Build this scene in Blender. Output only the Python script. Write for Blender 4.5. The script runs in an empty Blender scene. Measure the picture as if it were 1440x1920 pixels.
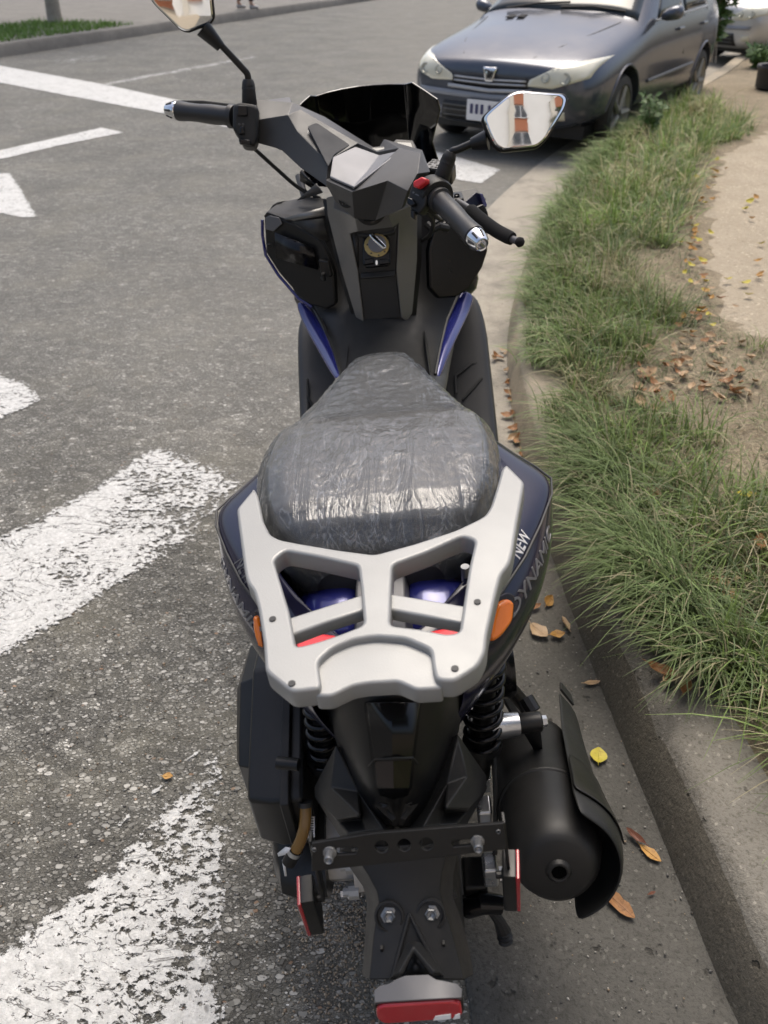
import bpy, bmesh, math, random
import numpy as np
from mathutils import Vector, Matrix, noise as mnoise
from mathutils.bvhtree import BVHTree

R = math.radians
random.seed(7)
rng = np.random.default_rng(11)
scene = bpy.context.scene
COL = scene.collection

# ------------------------------------------------------------------ camera
FPX, PITCH, CAM, LEAN = 1500.0, R(35.5), np.array([-.08, -.80, 1.33]), R(6.6)
cd = bpy.data.cameras.new('camera')
cd.sensor_fit = 'HORIZONTAL'
cd.sensor_width = 36
cd.lens = FPX / 1440 * 36
cd.clip_start = .02
cd.clip_end = 600
cd.dof.use_dof = True
cd.dof.focus_distance = 1.15
cd.dof.aperture_fstop = 9.5
cam = bpy.data.objects.new('camera', cd)
COL.objects.link(cam)
cam.location = CAM
cam.rotation_euler = (R(90) - PITCH, 0, 0)
scene.camera = cam

# ------------------------------------------------------------------ light
SUN_EL, SUN_AZ = R(66), R(8)        # azimuth measured from +Y (ahead) towards +X (right)
w = bpy.data.worlds.new('World')
scene.world = w
w.use_nodes = True
nt = w.node_tree
sky = nt.nodes.new('ShaderNodeTexSky')
sky.sky_type = 'NISHITA'
sky.sun_disc = False
sky.sun_elevation = SUN_EL
sky.sun_rotation = SUN_AZ
sky.air_density = 1.0
sky.dust_density = 5.5
sky.ozone_density = 0.6
bg = nt.nodes['Background']
bg.inputs[1].default_value = .14
nt.links.new(sky.outputs[0], bg.inputs[0])
sd = bpy.data.lights.new('sun', 'SUN')
sd.energy = 1.35
sd.angle = R(34)
sd.color = (1, .965, .88)
sun = bpy.data.objects.new('sun', sd)
COL.objects.link(sun)
sdir = Vector((math.sin(SUN_AZ) * math.cos(SUN_EL), math.cos(SUN_AZ) * math.cos(SUN_EL), math.sin(SUN_EL)))
sun.rotation_euler = sdir.to_track_quat('Z', 'Y').to_euler()
sun.location = (0, 0, 20)
scene.view_settings.view_transform = 'Standard'
scene.view_settings.look = 'None'
scene.view_settings.gamma = 1
scene.view_settings.use_curve_mapping = False
scene.view_settings.exposure = .48

# ------------------------------------------------------------------ pixels to places
_f = np.array([0, math.cos(PITCH), -math.sin(PITCH)])
_r = np.array([1., 0, 0])
_u = np.cross(_r, _f)
RW = np.array([[math.cos(LEAN), 0, math.sin(LEAN)], [0, 1, 0], [-math.sin(LEAN), 0, math.cos(LEAN)]])
CL = RW @ CAM


def ray(px, py):
    return _r * (px - 720) / FPX - _u * (py - 960) / FPX + _f


def U(px, py, **k):                    # world point seen at a pixel of the 1440x1920 photograph
    d = ray(px, py)
    (a, v), = k.items()
    i = 'xyz'.index(a)
    return Vector(CAM + d * (v - CAM[i]) / d[i])


def S(px, py, **k):                    # the same in the leaning scooter's own frame
    d = RW @ ray(px, py)
    (a, v), = k.items()
    i = 'xyz'.index(a)
    return Vector(CL + d * (v - CL[i]) / d[i])


class Pl:                              # a plane in the scooter frame (or world)
    def __init__(s, o, n, world=False):
        s.o, s.n = Vector(o), Vector(n).normalized()
        ref = Vector((0, 1, 0)) if abs(s.n.z) > .95 else Vector((0, 0, 1))
        s.u = ref.cross(s.n).normalized()
        s.v = s.n.cross(s.u)
        s.world = world

    def px(s, x, y):
        d = Vector(ray(x, y) if s.world else RW @ ray(x, y))
        c = Vector(CAM if s.world else CL)
        p = c + d * ((s.o - c).dot(s.n) / d.dot(s.n))
        return ((p - s.o).dot(s.u), (p - s.o).dot(s.v))

    def to3(s, a, b, w=0):
        return s.o + s.u * a + s.v * b + s.n * w

    def at(s, x, y, w=0):
        return s.to3(*s.px(x, y), w)


# ------------------------------------------------------------------ mesh helpers
def finish(me, mat, smooth=35):
    if mat is not None and not me.materials:
        me.materials.append(mat)
    if smooth:
        me.shade_smooth()
        if smooth < 180:
            me.set_sharp_from_angle(angle=R(smooth))
    return me


def ob(name, me, parent=None, loc=None, rot=None):
    o = bpy.data.objects.new(name, me)
    COL.objects.link(o)
    if parent is not None:
        o.parent = parent
    if loc is not None:
        o.location = loc
    if rot is not None:
        o.rotation_euler = rot
    return o


def mesh(name, v, f, mat, parent=None, smooth=35, bev=0, sub=0, solid=0, soff=-1, seg=2, fixn=True):
    me = bpy.data.meshes.new(name)
    me.from_pydata([tuple(p) for p in v], [], [tuple(q) for q in f])
    if fixn:
        bm = bmesh.new()
        bm.from_mesh(me)
        bmesh.ops.recalc_face_normals(bm, faces=bm.faces[:])
        bm.to_mesh(me)
        bm.free()
    finish(me, mat, smooth)
    o = ob(name, me, parent)
    if solid:
        m = o.modifiers.new('s', 'SOLIDIFY')
        m.thickness = solid
        m.offset = soff
    if bev:
        m = o.modifiers.new('b', 'BEVEL')
        m.width = bev
        m.segments = seg
        m.limit_method = 'ANGLE'
        m.angle_limit = R(25)
        m.harden_normals = True
    if sub:
        m = o.modifiers.new('d', 'SUBSURF')
        m.levels = m.render_levels = sub
    return o


def grid_faces(nr, nc, cr=False, cc=False):
    f = []
    for i in range(nr if cr else nr - 1):
        for j in range(nc if cc else nc - 1):
            a, b = i * nc + j, i * nc + (j + 1) % nc
            c, d = ((i + 1) % nr) * nc + (j + 1) % nc, ((i + 1) % nr) * nc + j
            f.append((a, b, c, d))
    return f


def loft(name, rings, mat, parent=None, caps=True, closed=True, **k):
    n = len(rings[0])
    v = [p for r in rings for p in r]
    f = grid_faces(len(rings), n, cc=closed)
    if caps and closed:
        f.append(tuple(range(n - 1, -1, -1)))
        f.append(tuple(range((len(rings) - 1) * n, len(rings) * n)))
    return mesh(name, v, f, mat, parent, **k)


def tube_vf(path, rad, n=10, caps=True):
    P = [Vector(p) for p in path]
    rad = rad if isinstance(rad, (list, tuple)) else [rad] * len(P)
    v, f = [], []
    t = (P[1] - P[0]).normalized()
    a = t.orthogonal().normalized()
    for i, p in enumerate(P):
        tn = (P[min(i + 1, len(P) - 1)] - P[max(i - 1, 0)]).normalized()
        a = (a - tn * a.dot(tn)).normalized()
        b = tn.cross(a)
        for k in range(n):
            th = 2 * math.pi * k / n
            v.append(p + (a * math.cos(th) + b * math.sin(th)) * rad[i])
    f = grid_faces(len(P), n, cc=True)
    if caps:
        f.append(tuple(range(n - 1, -1, -1)))
        f.append(tuple(range((len(P) - 1) * n, len(P) * n)))
    return v, f


def tube(name, path, rad, mat, parent=None, n=10, **k):
    v, f = tube_vf(path, rad, n)
    return mesh(name, v, f, mat, parent, **k)


def multi(name, parts, mat, parent=None, **k):
    v, f = [], []
    for pv, pf in parts:
        o = len(v)
        v += list(pv)
        f += [tuple(i + o for i in q) for q in pf]
    return mesh(name, v, f, mat, parent, **k)


def lathe(name, o, axis, prof, mat, parent=None, n=32, **k):   # prof: (along, radius)
    o, ax = Vector(o), Vector(axis).normalized()
    a = ax.orthogonal().normalized()
    b = ax.cross(a)
    rings = []
    for d, r in prof:
        rings.append([o + ax * d + (a * math.cos(2 * math.pi * i / n) + b * math.sin(2 * math.pi * i / n)) * max(r, 1e-4) for i in range(n)])
    return loft(name, rings, mat, parent, **k)


def box_vf(c, s, rot=None):
    c = Vector(c)
    v = []
    for x in (-.5, .5):
        for y in (-.5, .5):
            for z in (-.5, .5):
                p = Vector((x * s[0], y * s[1], z * s[2]))
                if rot is not None:
                    p = rot @ p
                v.append(c + p)
    return v, [(0, 1, 3, 2), (4, 6, 7, 5), (0, 4, 5, 1), (2, 3, 7, 6), (0, 2, 6, 4), (1, 5, 7, 3)]


def box(name, c, s, mat, parent=None, rot=None, bev=0, **k):
    v, f = box_vf(c, s, rot)
    return mesh(name, v, f, mat, parent, bev=bev, **k)


def rnd(pts, r, n=3):                    # fillet the corners of a closed 2D outline
    out = []
    m = len(pts)
    for i in range(m):
        p0, p1, p2 = (np.array(pts[j % m], float) for j in (i - 1, i, i + 1))
        d0, d2 = p0 - p1, p2 - p1
        l0, l2 = np.linalg.norm(d0), np.linalg.norm(d2)
        rr = min(r, l0 * .45, l2 * .45)
        a, b = p1 + d0 / l0 * rr, p1 + d2 / l2 * rr
        for k in range(n + 1):
            t = k / n
            out.append(tuple((1 - t) ** 2 * a + 2 * t * (1 - t) * p1 + t * t * b))
    return out


def flat_me(outer, holes=(), t=.01, bev=.003, fn=None, name='plate'):
    cu = bpy.data.curves.new('c', 'CURVE')
    cu.dimensions = '2D'
    cu.fill_mode = 'BOTH'
    cu.extrude = max(t / 2 - bev, 0)
    cu.bevel_depth = bev
    cu.bevel_resolution = 2
    cu.offset = -bev
    for loop in [outer] + list(holes):
        sp = cu.splines.new('POLY')
        sp.points.add(len(loop) - 1)
        for i, p in enumerate(loop):
            sp.points[i].co = (p[0], p[1], 0, 1)
        sp.use_cyclic_u = True
    o = bpy.data.objects.new('c', cu)
    me = bpy.data.meshes.new_from_object(o)
    bpy.data.objects.remove(o)
    bpy.data.curves.remove(cu)
    me.name = name
    if fn:
        for vt in me.vertices:
            vt.co = fn(vt.co.x, vt.co.y, vt.co.z)
    me.materials.clear()
    return me


def plate(name, plane, pts, mat, parent=None, t=.01, bev=.003, holes=(), off=0, fil=0, fn=None, px=True, smooth=40):
    """a plate lying in a plane, its outline given in photo pixels (px) or plane metres"""
    def cv(l):
        q = [plane.px(*p[:2]) for p in l] if px else list(l)
        return rnd(q, fil) if fil else q
    g = fn or (lambda a, b, c: plane.to3(a, b, c + off))
    me = flat_me(cv(pts), [cv(h) for h in holes], t, bev, g, name)
    return ob(name, finish(me, mat, smooth), parent)


def text_me(s, size, fn, t=.001, shear=0.0, space=1.0):
    cu = bpy.data.curves.new('t', 'FONT')
    cu.body = s
    cu.size = size
    cu.extrude = t / 2
    cu.shear = shear
    cu.space_character = space
    cu.align_x = 'CENTER'
    cu.align_y = 'CENTER'
    o = bpy.data.objects.new('t', cu)
    me = bpy.data.meshes.new_from_object(o)
    bpy.data.objects.remove(o)
    me.materials.clear()
    for vt in me.vertices:
        vt.co = fn(vt.co.x, vt.co.y, vt.co.z)
    return me


def tag(o, label, cat=None, group=None):
    o['label'] = label
    if cat:
        o['category'] = cat
    if group:
        o['group'] = group
    return o


def structure(o):
    o['kind'] = 'structure'
    return o


def empty(name, loc=(0, 0, 0), rot=(0, 0, 0)):
    o = bpy.data.objects.new(name, None)
    o.empty_display_size = .1
    COL.objects.link(o)
    o.location = loc
    o.rotation_euler = rot
    return o


def crom(pts, n=8):                      # Catmull-Rom through points
    P = [np.array(p, float) for p in pts]
    P = [2 * P[0] - P[1]] + P + [2 * P[-1] - P[-2]]
    out = []
    for i in range(1, len(P) - 2):
        for k in range(n):
            t = k / n
            out.append(.5 * (2 * P[i] + (P[i + 1] - P[i - 1]) * t + (2 * P[i - 1] - 5 * P[i] + 4 * P[i + 1] - P[i + 2]) * t * t + (3 * P[i] - P[i - 1] - 3 * P[i + 1] + P[i + 2]) * t ** 3))
    out.append(P[-2])
    return out


# ------------------------------------------------------------------ materials
class N:                                 # small node-graph helper
    def __init__(s, name):
        s.m = bpy.data.materials.new(name)
        s.m.use_nodes = True
        s.t = s.m.node_tree
        s.p = s.t.nodes['Principled BSDF']
        s.co = None

    def node(s, kind, **k):
        n = s.t.nodes.new('ShaderNode' + kind)
        for a, b in k.items():
            setattr(n, a, b)
        return n

    def link(s, a, b):
        s.t.links.new(a, b)

    def coord(s, scale=(1, 1, 1)):
        if s.co is None:
            s.co = s.node('TexCoord').outputs['Object']
        if tuple(scale) == (1, 1, 1):
            return s.co
        mp = s.node('Mapping')
        mp.inputs['Scale'].default_value = scale
        s.link(s.co, mp.inputs['Vector'])
        return mp.outputs[0]

    def noise(s, scale, detail=4, rough=.55, vec=None, dist=0, out=0):
        n = s.node('TexNoise')
        n.inputs['Scale'].default_value = scale
        n.inputs['Detail'].default_value = detail
        n.inputs['Roughness'].default_value = rough
        n.inputs['Distortion'].default_value = dist
        s.link(vec if vec is not None else s.coord(), n.inputs['Vector'])
        return n.outputs[out]

    def voro(s, scale, feature='F1', vec=None, rnd_=1, metric='EUCLIDEAN'):
        n = s.node('TexVoronoi', feature=feature)
        n.distance = metric
        n.inputs['Scale'].default_value = scale
        n.inputs['Randomness'].default_value = rnd_
        s.link(vec if vec is not None else s.coord(), n.inputs['Vector'])
        return n

    def ramp(s, fac, stops, mode='LINEAR'):
        n = s.node('ValToRGB')
        n.color_ramp.interpolation = mode
        e = n.color_ramp.elements
        while len(e) < len(stops):
            e.new(.5)
        for el, (p, c) in zip(e, stops):
            el.position = p
            el.color = tuple(c) + (1,) if not isinstance(c, (int, float)) else (c, c, c, 1)
        s.link(fac, n.inputs[0])
        return n.outputs[0]

    def mix(s, fac, a, b, mode='MIX'):
        n = s.node('Mix', data_type='RGBA', blend_type=mode)
        for val, i in ((fac, 0), (a, 6), (b, 7)):
            if isinstance(val, (int, float)):
                n.inputs[i].default_value = val if i == 0 else (val, val, val, 1)
            elif isinstance(val, tuple):
                n.inputs[i].default_value = val + (1,)
            else:
                s.link(val, n.inputs[i])
        return n.outputs[2]

    def math(s, op, a, b=0.0):
        n = s.node('Math', operation=op)
        for val, i in ((a, 0), (b, 1)):
            if isinstance(val, (int, float)):
                n.inputs[i].default_value = val
            else:
                s.link(val, n.inputs[i])
        return n.outputs[0]

    def bump(s, h, strength=.3, dist=.01, prev=None):
        n = s.node('Bump')
        n.inputs['Strength'].default_value = strength
        n.inputs['Distance'].default_value = dist
        s.link(h, n.inputs['Height'])
        if prev is not None:
            s.link(prev, n.inputs['Normal'])
        return n.outputs[0]

    def set(s, **k):
        nm = dict(col='Base Color', rough='Roughness', metal='Metallic', normal='Normal', coat='Coat Weight', crough='Coat Roughness', trans='Transmission Weight', alpha='Alpha', ior='IOR', spec='Specular IOR Level', emit='Emission Color', estr='Emission Strength', sheen='Sheen Weight')
        for a, b in k.items():
            i = s.p.inputs[nm[a]]
            if isinstance(b, (int, float)):
                i.default_value = b
            elif isinstance(b, tuple):
                i.default_value = b + (1,) if len(b) == 3 else b
            else:
                s.link(b, i)
        return s


def simple(name, col, rough=.5, metal=0, grain=0, gscale=900, var=.06, dust=0, **k):
    n = N(name)
    c = n.mix(n.noise(9, 5), tuple(x * (1 - var * 2) for x in col), tuple(min(x * (1 + var * 2), 1) for x in col))
    if dust:
        geo = n.node('NewGeometry')
        sep = n.node('SeparateXYZ')
        n.link(geo.outputs['Normal'], sep.inputs[0])
        d = n.math('MULTIPLY', n.ramp(n.noise(14, 6, .7), [(.42, 0), (.75, 1)]), n.math('MULTIPLY', n.math('MAXIMUM', sep.outputs[2], 0.0), dust))
        c = n.mix(d, c, (.30, .27, .23))
    rg = n.ramp(n.noise(22, 4), [(.3, max(rough - .06, .02)), (.7, min(rough + .06, 1))])
    n.set(col=c, rough=rg, metal=metal, **k)
    if grain:
        n.set(normal=n.bump(n.noise(gscale, 2), grain, .0006))
    return n.m


M = {}
M['matte'] = simple('black_matte_plastic', (.016, .016, .016), .48, grain=.35, gscale=1400, dust=.04, spec=.35)
M['satin'] = simple('black_satin_plastic', (.011, .011, .011), .36, grain=.15, gscale=1200, dust=.03, spec=.35)
M['gloss'] = simple('black_gloss_plastic', (.004, .004, .005), .22, coat=.15, crough=.1, spec=.3)
M['grey'] = simple('gunmetal_plastic', (.20, .197, .19), .38, metal=.45, grain=.10, gscale=1600)
M['grey2'] = simple('inlay_grey', (.10, .10, .105), .4, metal=.4)
M['badge'] = simple('badge_silver', (.17, .17, .18), .45, metal=.5)
M['slate'] = simple('slate_inlay', (.040, .042, .047), .6, spec=.2)
M['cover'] = simple('handlebar_plastic', (.052, .052, .053), .44, grain=.3, gscale=1300)
M['dgrey'] = simple('dark_grey_plastic', (.026, .026, .026), .45, grain=.25, gscale=1300, dust=.03)
M['lgrey'] = simple('light_gunmetal_paint', (.13, .13, .135), .45, metal=.35, spec=.35)
M['silver'] = simple('cast_silver_paint', (.325, .327, .32), .46, metal=.35, grain=.3, gscale=700, var=.05, dust=.04, spec=.35)
M['cap'] = simple('silver_cap_paint', (.22, .22, .23), .50, metal=.3, spec=.35, var=.02)
M['chrome'] = simple('chrome', (.75, .76, .78), .10, metal=1, var=.02)
M['steel'] = simple('zinc_steel', (.52, .53, .54), .30, metal=.9)
M['zinc'] = simple('dull_zinc', (.26, .265, .27), .42, metal=.8)
M['alu'] = simple('cast_aluminium', (.42, .42, .41), .50, metal=.6, grain=.5, gscale=420, dust=.15)
M['rubber'] = simple('black_rubber', (.016, .016, .016), .58, grain=.2, gscale=1000, dust=.12)
M['grip'] = simple('grip_rubber', (.022, .022, .023), .42, grain=.3, gscale=700)
M['foam'] = simple('lever_foam', (.008, .008, .008), .95, grain=.6, gscale=1200)
M['navy'] = simple('navy_gloss_paint', (.010, .010, .028), .16, coat=.25, crough=.05, spec=.35)
M['blue'] = simple('blue_gloss_paint', (.018, .022, .15), .16, metal=.2, coat=.5, crough=.04)
M['orange'] = simple('orange_lens', (.85, .20, .008), .18, coat=.6, grain=1.0, gscale=120)
M['red'] = simple('red_lens', (.36, .012, .02), .16, coat=.6, grain=.35, gscale=260)
M['redlamp'] = simple('red_tail_lens', (.70, .02, .03), .2, coat=.5)
M['redsw'] = simple('red_switch', (.62, .03, .035), .35)
M['smoke'] = simple('smoked_lens', (.012, .006, .007), .18, coat=.3, crough=.1, spec=.3)
M['void'] = simple('bore_shade', (.0015, .0015, .0015), .95, spec=.05)  # near-black disc colour, painting in the dark inside the tail pipe
M['shield'] = simple('dark_windshield', (.003, .003, .003), .05, coat=.5, crough=.02)
M['muff'] = simple('matte_black_steel', (.014, .014, .014), .46, grain=.35, gscale=1100, dust=.03, spec=.35)
M['shieldp'] = simple('heat_shield_plastic', (.013, .0135, .013), .44, grain=.4, gscale=1300, dust=.03, spec=.35)
M['gold'] = simple('gold_ring', (.50, .38, .16), .35, metal=.7)
M['white'] = simple('white_label', (.72, .72, .72), .5)
M['redink'] = simple('red_label', (.55, .05, .06), .5)
M['ink'] = simple('ink_and_gap_black', (.02, .02, .02), .5)  # print black; also the painted-in dark of holes, slots and recesses
M['mirror'] = simple('mirror_glass', (.86, .87, .88), .012, metal=1, var=0)
M['glass_dark'] = simple('dark_glass', (.02, .024, .024), .04, coat=.3)
n = N('amber_hose')
n.set(col=(.36, .20, .055), rough=.2, trans=.45, ior=1.4, coat=.4)
M['amber'] = n.m

# seat cover vinyl and the clear wrapping film over it
n = N('seat_vinyl')
n.set(col=n.mix(n.noise(5, 3), (.028, .029, .031), (.046, .046, .048)), rough=.5, normal=n.bump(n.voro(520, 'DISTANCE_TO_EDGE').outputs['Distance'], .4, .0008))
M['seat'] = n.m
n = N('seat_vinyl_warm')
n.set(col=n.mix(n.noise(5, 3), (.048, .045, .043), (.066, .062, .060)), rough=.55, normal=n.bump(n.voro(520, 'DISTANCE_TO_EDGE').outputs['Distance'], .4, .0008))
M['seat2'] = n.m


def film_mat():
    n = N('clear_wrapping_film')
    t = n.t
    # long pulled folds, short crinkles
    w1 = n.noise(1.0, 4, .55, n.coord((34, 5, 12)), .7)
    w2 = n.noise(15, 4, .62, n.coord((1.0, .6, 1.0)), .7)
    w3 = n.noise(46, 3, .6, n.coord((1, .6, 1)), .8)
    area = n.ramp(n.noise(7, 3, .5), [(.38, 0), (.62, 1)])
    ridge = n.math('ABSOLUTE', n.math('SUBTRACT', w1, .5))
    ridge2 = n.math('ABSOLUTE', n.math('SUBTRACT', w2, .5))
    ridge3 = n.math('ABSOLUTE', n.math('SUBTRACT', w3, .5))
    h = n.math('ADD', n.math('MULTIPLY', ridge, .9), n.math('ADD', n.math('MULTIPLY', ridge2, .55), n.math('MULTIPLY', n.math('MULTIPLY', ridge3, area), .5)))
    nb = n.bump(h, .9, .008)
    gl = n.node('BsdfGlossy')
    gl.inputs['Roughness'].default_value = .2
    gl.inputs['Color'].default_value = (.95, .96, .97, 1)
    n.link(nb, gl.inputs['Normal'])
    df = n.node('BsdfDiffuse')
    df.inputs['Color'].default_value = (.62, .64, .66, 1)
    tr = n.node('BsdfTransparent')
    tr.inputs['Color'].default_value = (.95, .96, .97, 1)
    fr = n.node('Fresnel')
    fr.inputs['IOR'].default_value = 1.48
    n.link(nb, fr.inputs['Normal'])
    c2 = n.ramp(ridge2, [(.0, 1), (.003, .6), (.009, 0)])
    c3 = n.math('MULTIPLY', n.ramp(ridge3, [(.0, 1), (.008, .5), (.022, 0)]), area)
    c1 = n.ramp(ridge, [(.0, .8), (.005, .4), (.014, 0)])
    crease_glint = n.math('MINIMUM', n.math('ADD', c1, n.math('ADD', n.math('MULTIPLY', c2, .7), n.math('MULTIPLY', c3, .5))), 1.0)
    m1 = n.node('MixShader')
    n.link(n.math('ADD', n.math('MULTIPLY', crease_glint, .15), .075), m1.inputs[0])  # white diffuse along the creases stands in for streak highlights
    n.link(tr.outputs[0], m1.inputs[1])
    n.link(df.outputs[0], m1.inputs[2])
    m2 = n.node('MixShader')
    n.link(n.math('ADD', n.math('MULTIPLY', fr.outputs[0], 1.0), n.math('MULTIPLY', crease_glint, .05)), m2.inputs[0])
    n.link(m1.outputs[0], m2.inputs[1])
    n.link(gl.outputs[0], m2.inputs[2])
    n.link(m2.outputs[0], t.nodes['Material Output'].inputs[0])
    return n.m


M['film'] = film_mat()


# ================================================================== the ground
def asphalt_mat():
    n = N('asphalt')
    d = n.noise(62, 4, .7, out=1)
    vec = n.node('VectorMath', operation='MULTIPLY_ADD')
    n.link(d, vec.inputs[0])
    vec.inputs[1].default_value = (.012, .012, 0)
    mp = n.node('Mapping')
    mp.inputs['Rotation'].default_value = (0, 0, .6)
    mp.inputs['Scale'].default_value = (1, 1.55, 1)
    n.link(n.coord(), mp.inputs['Vector'])
    n.link(mp.outputs[0], vec.inputs[2])
    v = vec.outputs[0]
    fv = n.voro(300, 'F1', v)
    sf = n.node('SeparateColor')
    n.link(fv.outputs['Color'], sf.inputs[0])
    c = n.mix(sf.outputs[0], (.095, .092, .080), (.225, .219, .196))
    c = n.mix(n.math('MULTIPLY', n.ramp(fv.outputs['Distance'], [(.35, 0), (.62, 1)]), .6), c, (.058, .055, .048))
    h = n.math('MULTIPLY', n.math('SUBTRACT', .6, fv.outputs['Distance']), .35)
    for sc, frac, thr, lo, mid, hi, hg in ((150, .6, .48, (.12, .117, .102), (.21, .205, .183), (.42, .41, .38), .5), (84, .55, .46, (.115, .112, .10), (.215, .21, .19), (.36, .35, .32), .8), (50, .32, .44, (.13, .127, .115), (.23, .225, .205), (.42, .41, .38), 1.0), (110, .075, .32, (.50, .49, .45), (.58, .57, .53), (.68, .67, .64), .8), (70, .018, .36, (.22, .14, .09), (.28, .19, .13), (.30, .22, .16), .9), (33, .30, .17, (.26, .255, .235), (.36, .35, .33), (.48, .47, .44), .6), (29, .25, .16, (.05, .048, .043), (.07, .068, .06), (.09, .087, .08), .3)):
        lv = n.voro(sc, 'F1', v)
        sp = n.node('SeparateColor')
        n.link(lv.outputs['Color'], sp.inputs[0])
        on = n.math('MULTIPLY', n.ramp(sp.outputs[0], [(1 - frac, 0), (1 - frac + .004, 1)]), n.ramp(lv.outputs['Distance'], [(thr - .07, 1), (thr, 0)]))
        rim = n.math('MULTIPLY', n.ramp(sp.outputs[0], [(1 - frac, 0), (1 - frac + .004, 1)]), n.ramp(lv.outputs['Distance'], [(thr - .02, 0), (thr, 1), (thr + .10, 0)]))
        c = n.mix(n.math('MULTIPLY', rim, .65), c, (.05, .047, .041))
        c = n.mix(on, c, n.ramp(sp.outputs[1], [(0, lo), (.6, mid), (1, hi)]))
        h = n.math('MAXIMUM', h, n.math('MULTIPLY', on, n.math('ADD', n.math('MULTIPLY', sp.outputs[2], .5 * hg), .4 * hg)))
    # wear, tyre polish and dust with shapes of their own
    st = n.ramp(n.noise(1.6, 6, .62), [(.36, .72), (.52, 1.0), (.68, 1.22)])
    c = n.mix(1, c, st, 'MULTIPLY')
    sp2 = n.voro(26, 'F1', v)
    s2 = n.node('SeparateColor')
    n.link(sp2.outputs['Color'], s2.inputs[0])
    c = n.mix(1, c, n.ramp(s2.outputs[0], [(0, .70), (.6, .98), (.9, 1.2), (1, 1.6)]), 'MULTIPLY')
    c = n.mix(n.math('MULTIPLY', n.ramp(n.noise(2.7, 6, .65), [(.48, 0), (.66, 1)]), .35), c, (.23, .215, .165))
    spot = n.ramp(n.noise(5.5, 4, .6), [(.66, 0), (.74, 1)])
    c = n.mix(n.math('MULTIPLY', spot, .30), c, (.055, .052, .050))
    sx = n.node('SeparateXYZ')
    n.link(n.coord(), sx.inputs[0])
    yy = n.math('DIVIDE', sx.outputs[1], 3.2)
    dy = n.ramp(yy, [(.15, 0), (.75, 1)])
    dx = n.ramp(n.math('ADD', n.math('MULTIPLY', sx.outputs[0], .45), .75), [(.1, .0), (.95, 1)])
    dust = n.math('MULTIPLY', n.math('MULTIPLY', dx, dy), n.ramp(n.noise(2.4, 6, .65), [(.3, .35), (.65, 1)]))
    c = n.mix(n.math('MULTIPLY', dust, .62), c, n.mix(n.noise(160, 4, .7), (.22, .20, .165), (.33, .305, .255)))
    c = n.mix(n.math('MULTIPLY', dy, .30), c, (.27, .268, .248))
    n.set(col=c, rough=.82, spec=.35, normal=n.bump(h, 1.0, .010))
    return n.m


def concrete_mat(name, lo, hi, dirt, sand=None, scale=1.0):
    n = N(name)
    big = n.noise(3.2 * scale, 7, .65)
    c = n.mix(n.ramp(big, [(.32, 0), (.68, 1)]), lo, hi)
    fine = n.noise(150, 4, .75)
    c = n.mix(n.ramp(fine, [(.35, .6), (.5, 0)]), c, dirt)
    v = n.voro(210)
    sep = n.node('SeparateColor')
    n.link(v.outputs['Color'], sep.inputs[0])
    c = n.mix(n.ramp(sep.outputs[0], [(.9, 0), (.93, .5)]), c, n.mix(sep.outputs[1], tuple(x * .5 for x in lo), tuple(min(1, x * 2.0) for x in hi)))
    c = n.mix(n.ramp(n.noise(11, 6, .7), [(.55, 0), (.75, .55)]), c, dirt)
    pit = n.ramp(n.noise(34, 3, .5), [(.27, 1), (.33, 0)])
    c = n.mix(n.math('MULTIPLY', pit, .6), c, tuple(x * .35 for x in dirt))
    if sand:
        sx = n.node('SeparateXYZ')
        n.link(n.coord(), sx.inputs[0])
        s = n.math('MULTIPLY', n.ramp(n.math('DIVIDE', sx.outputs[1], 4.0), [(.10, 0), (.42, 1)]), n.ramp(n.noise(3.4, 6, .7), [(.30, .35), (.55, 1)]))
        c = n.mix(s, c, n.mix(n.noise(120, 5, .8), tuple(x * .72 for x in sand), tuple(min(x * 1.22, 1) for x in sand)))
    h = n.math('ADD', n.math('MULTIPLY', fine, .6), n.math('SUBTRACT', n.math('MULTIPLY', n.noise(48, 5, .7), 1.0), n.math('MULTIPLY', pit, .8)))
    n.set(col=c, rough=.88, spec=.3, normal=n.bump(h, .75, .006))
    return n.m


def soil_mat(name, a, b, c3, speck=.5):
    n = N(name)
    c = n.mix(n.ramp(n.noise(4.5, 7, .68), [(.3, 0), (.7, 1)]), a, b)
    c = n.mix(n.ramp(n.noise(60, 5, .8), [(.45, 0), (.62, speck)]), c, c3)
    v = n.voro(95)
    sep = n.node('SeparateColor')
    n.link(v.outputs['Color'], sep.inputs[0])
    c = n.mix(n.ramp(sep.outputs[0], [(.86, 0), (.9, .6)]), c, n.mix(sep.outputs[1], tuple(x * .5 for x in a), tuple(min(1, x * 1.5) for x in b)))
    h = n.math('ADD', n.noise(70, 6, .75), n.math('MULTIPLY', v.outputs['Distance'], .5))
    n.set(col=c, rough=.95, spec=.2, normal=n.bump(h, .8, .012))
    return n.m


M['asphalt'] = asphalt_mat()
M['gutter'] = concrete_mat('gutter_concrete', (.070, .068, .061), (.118, .114, .103), (.040, .038, .033), sand=(.37, .335, .275))
M['kerb'] = concrete_mat('kerb_concrete', (.15, .141, .12), (.24, .225, .193), (.085, .075, .057), sand=(.40, .34, .25))
M['kerbface'] = concrete_mat('kerb_concrete_dark', (.100, .090, .070), (.155, .140, .112), (.060, .053, .042), sand=(.36, .30, .21))
M['soil'] = soil_mat('verge_soil', (.22, .18, .125), (.34, .285, .20), (.14, .115, .08))
M['sand'] = soil_mat('trodden_path', (.36, .305, .225), (.46, .395, .30), (.28, .23, .165), .35)
M['pave'] = concrete_mat('far_pavement', (.16, .152, .138), (.22, .21, .19), (.11, .104, .094))

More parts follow.
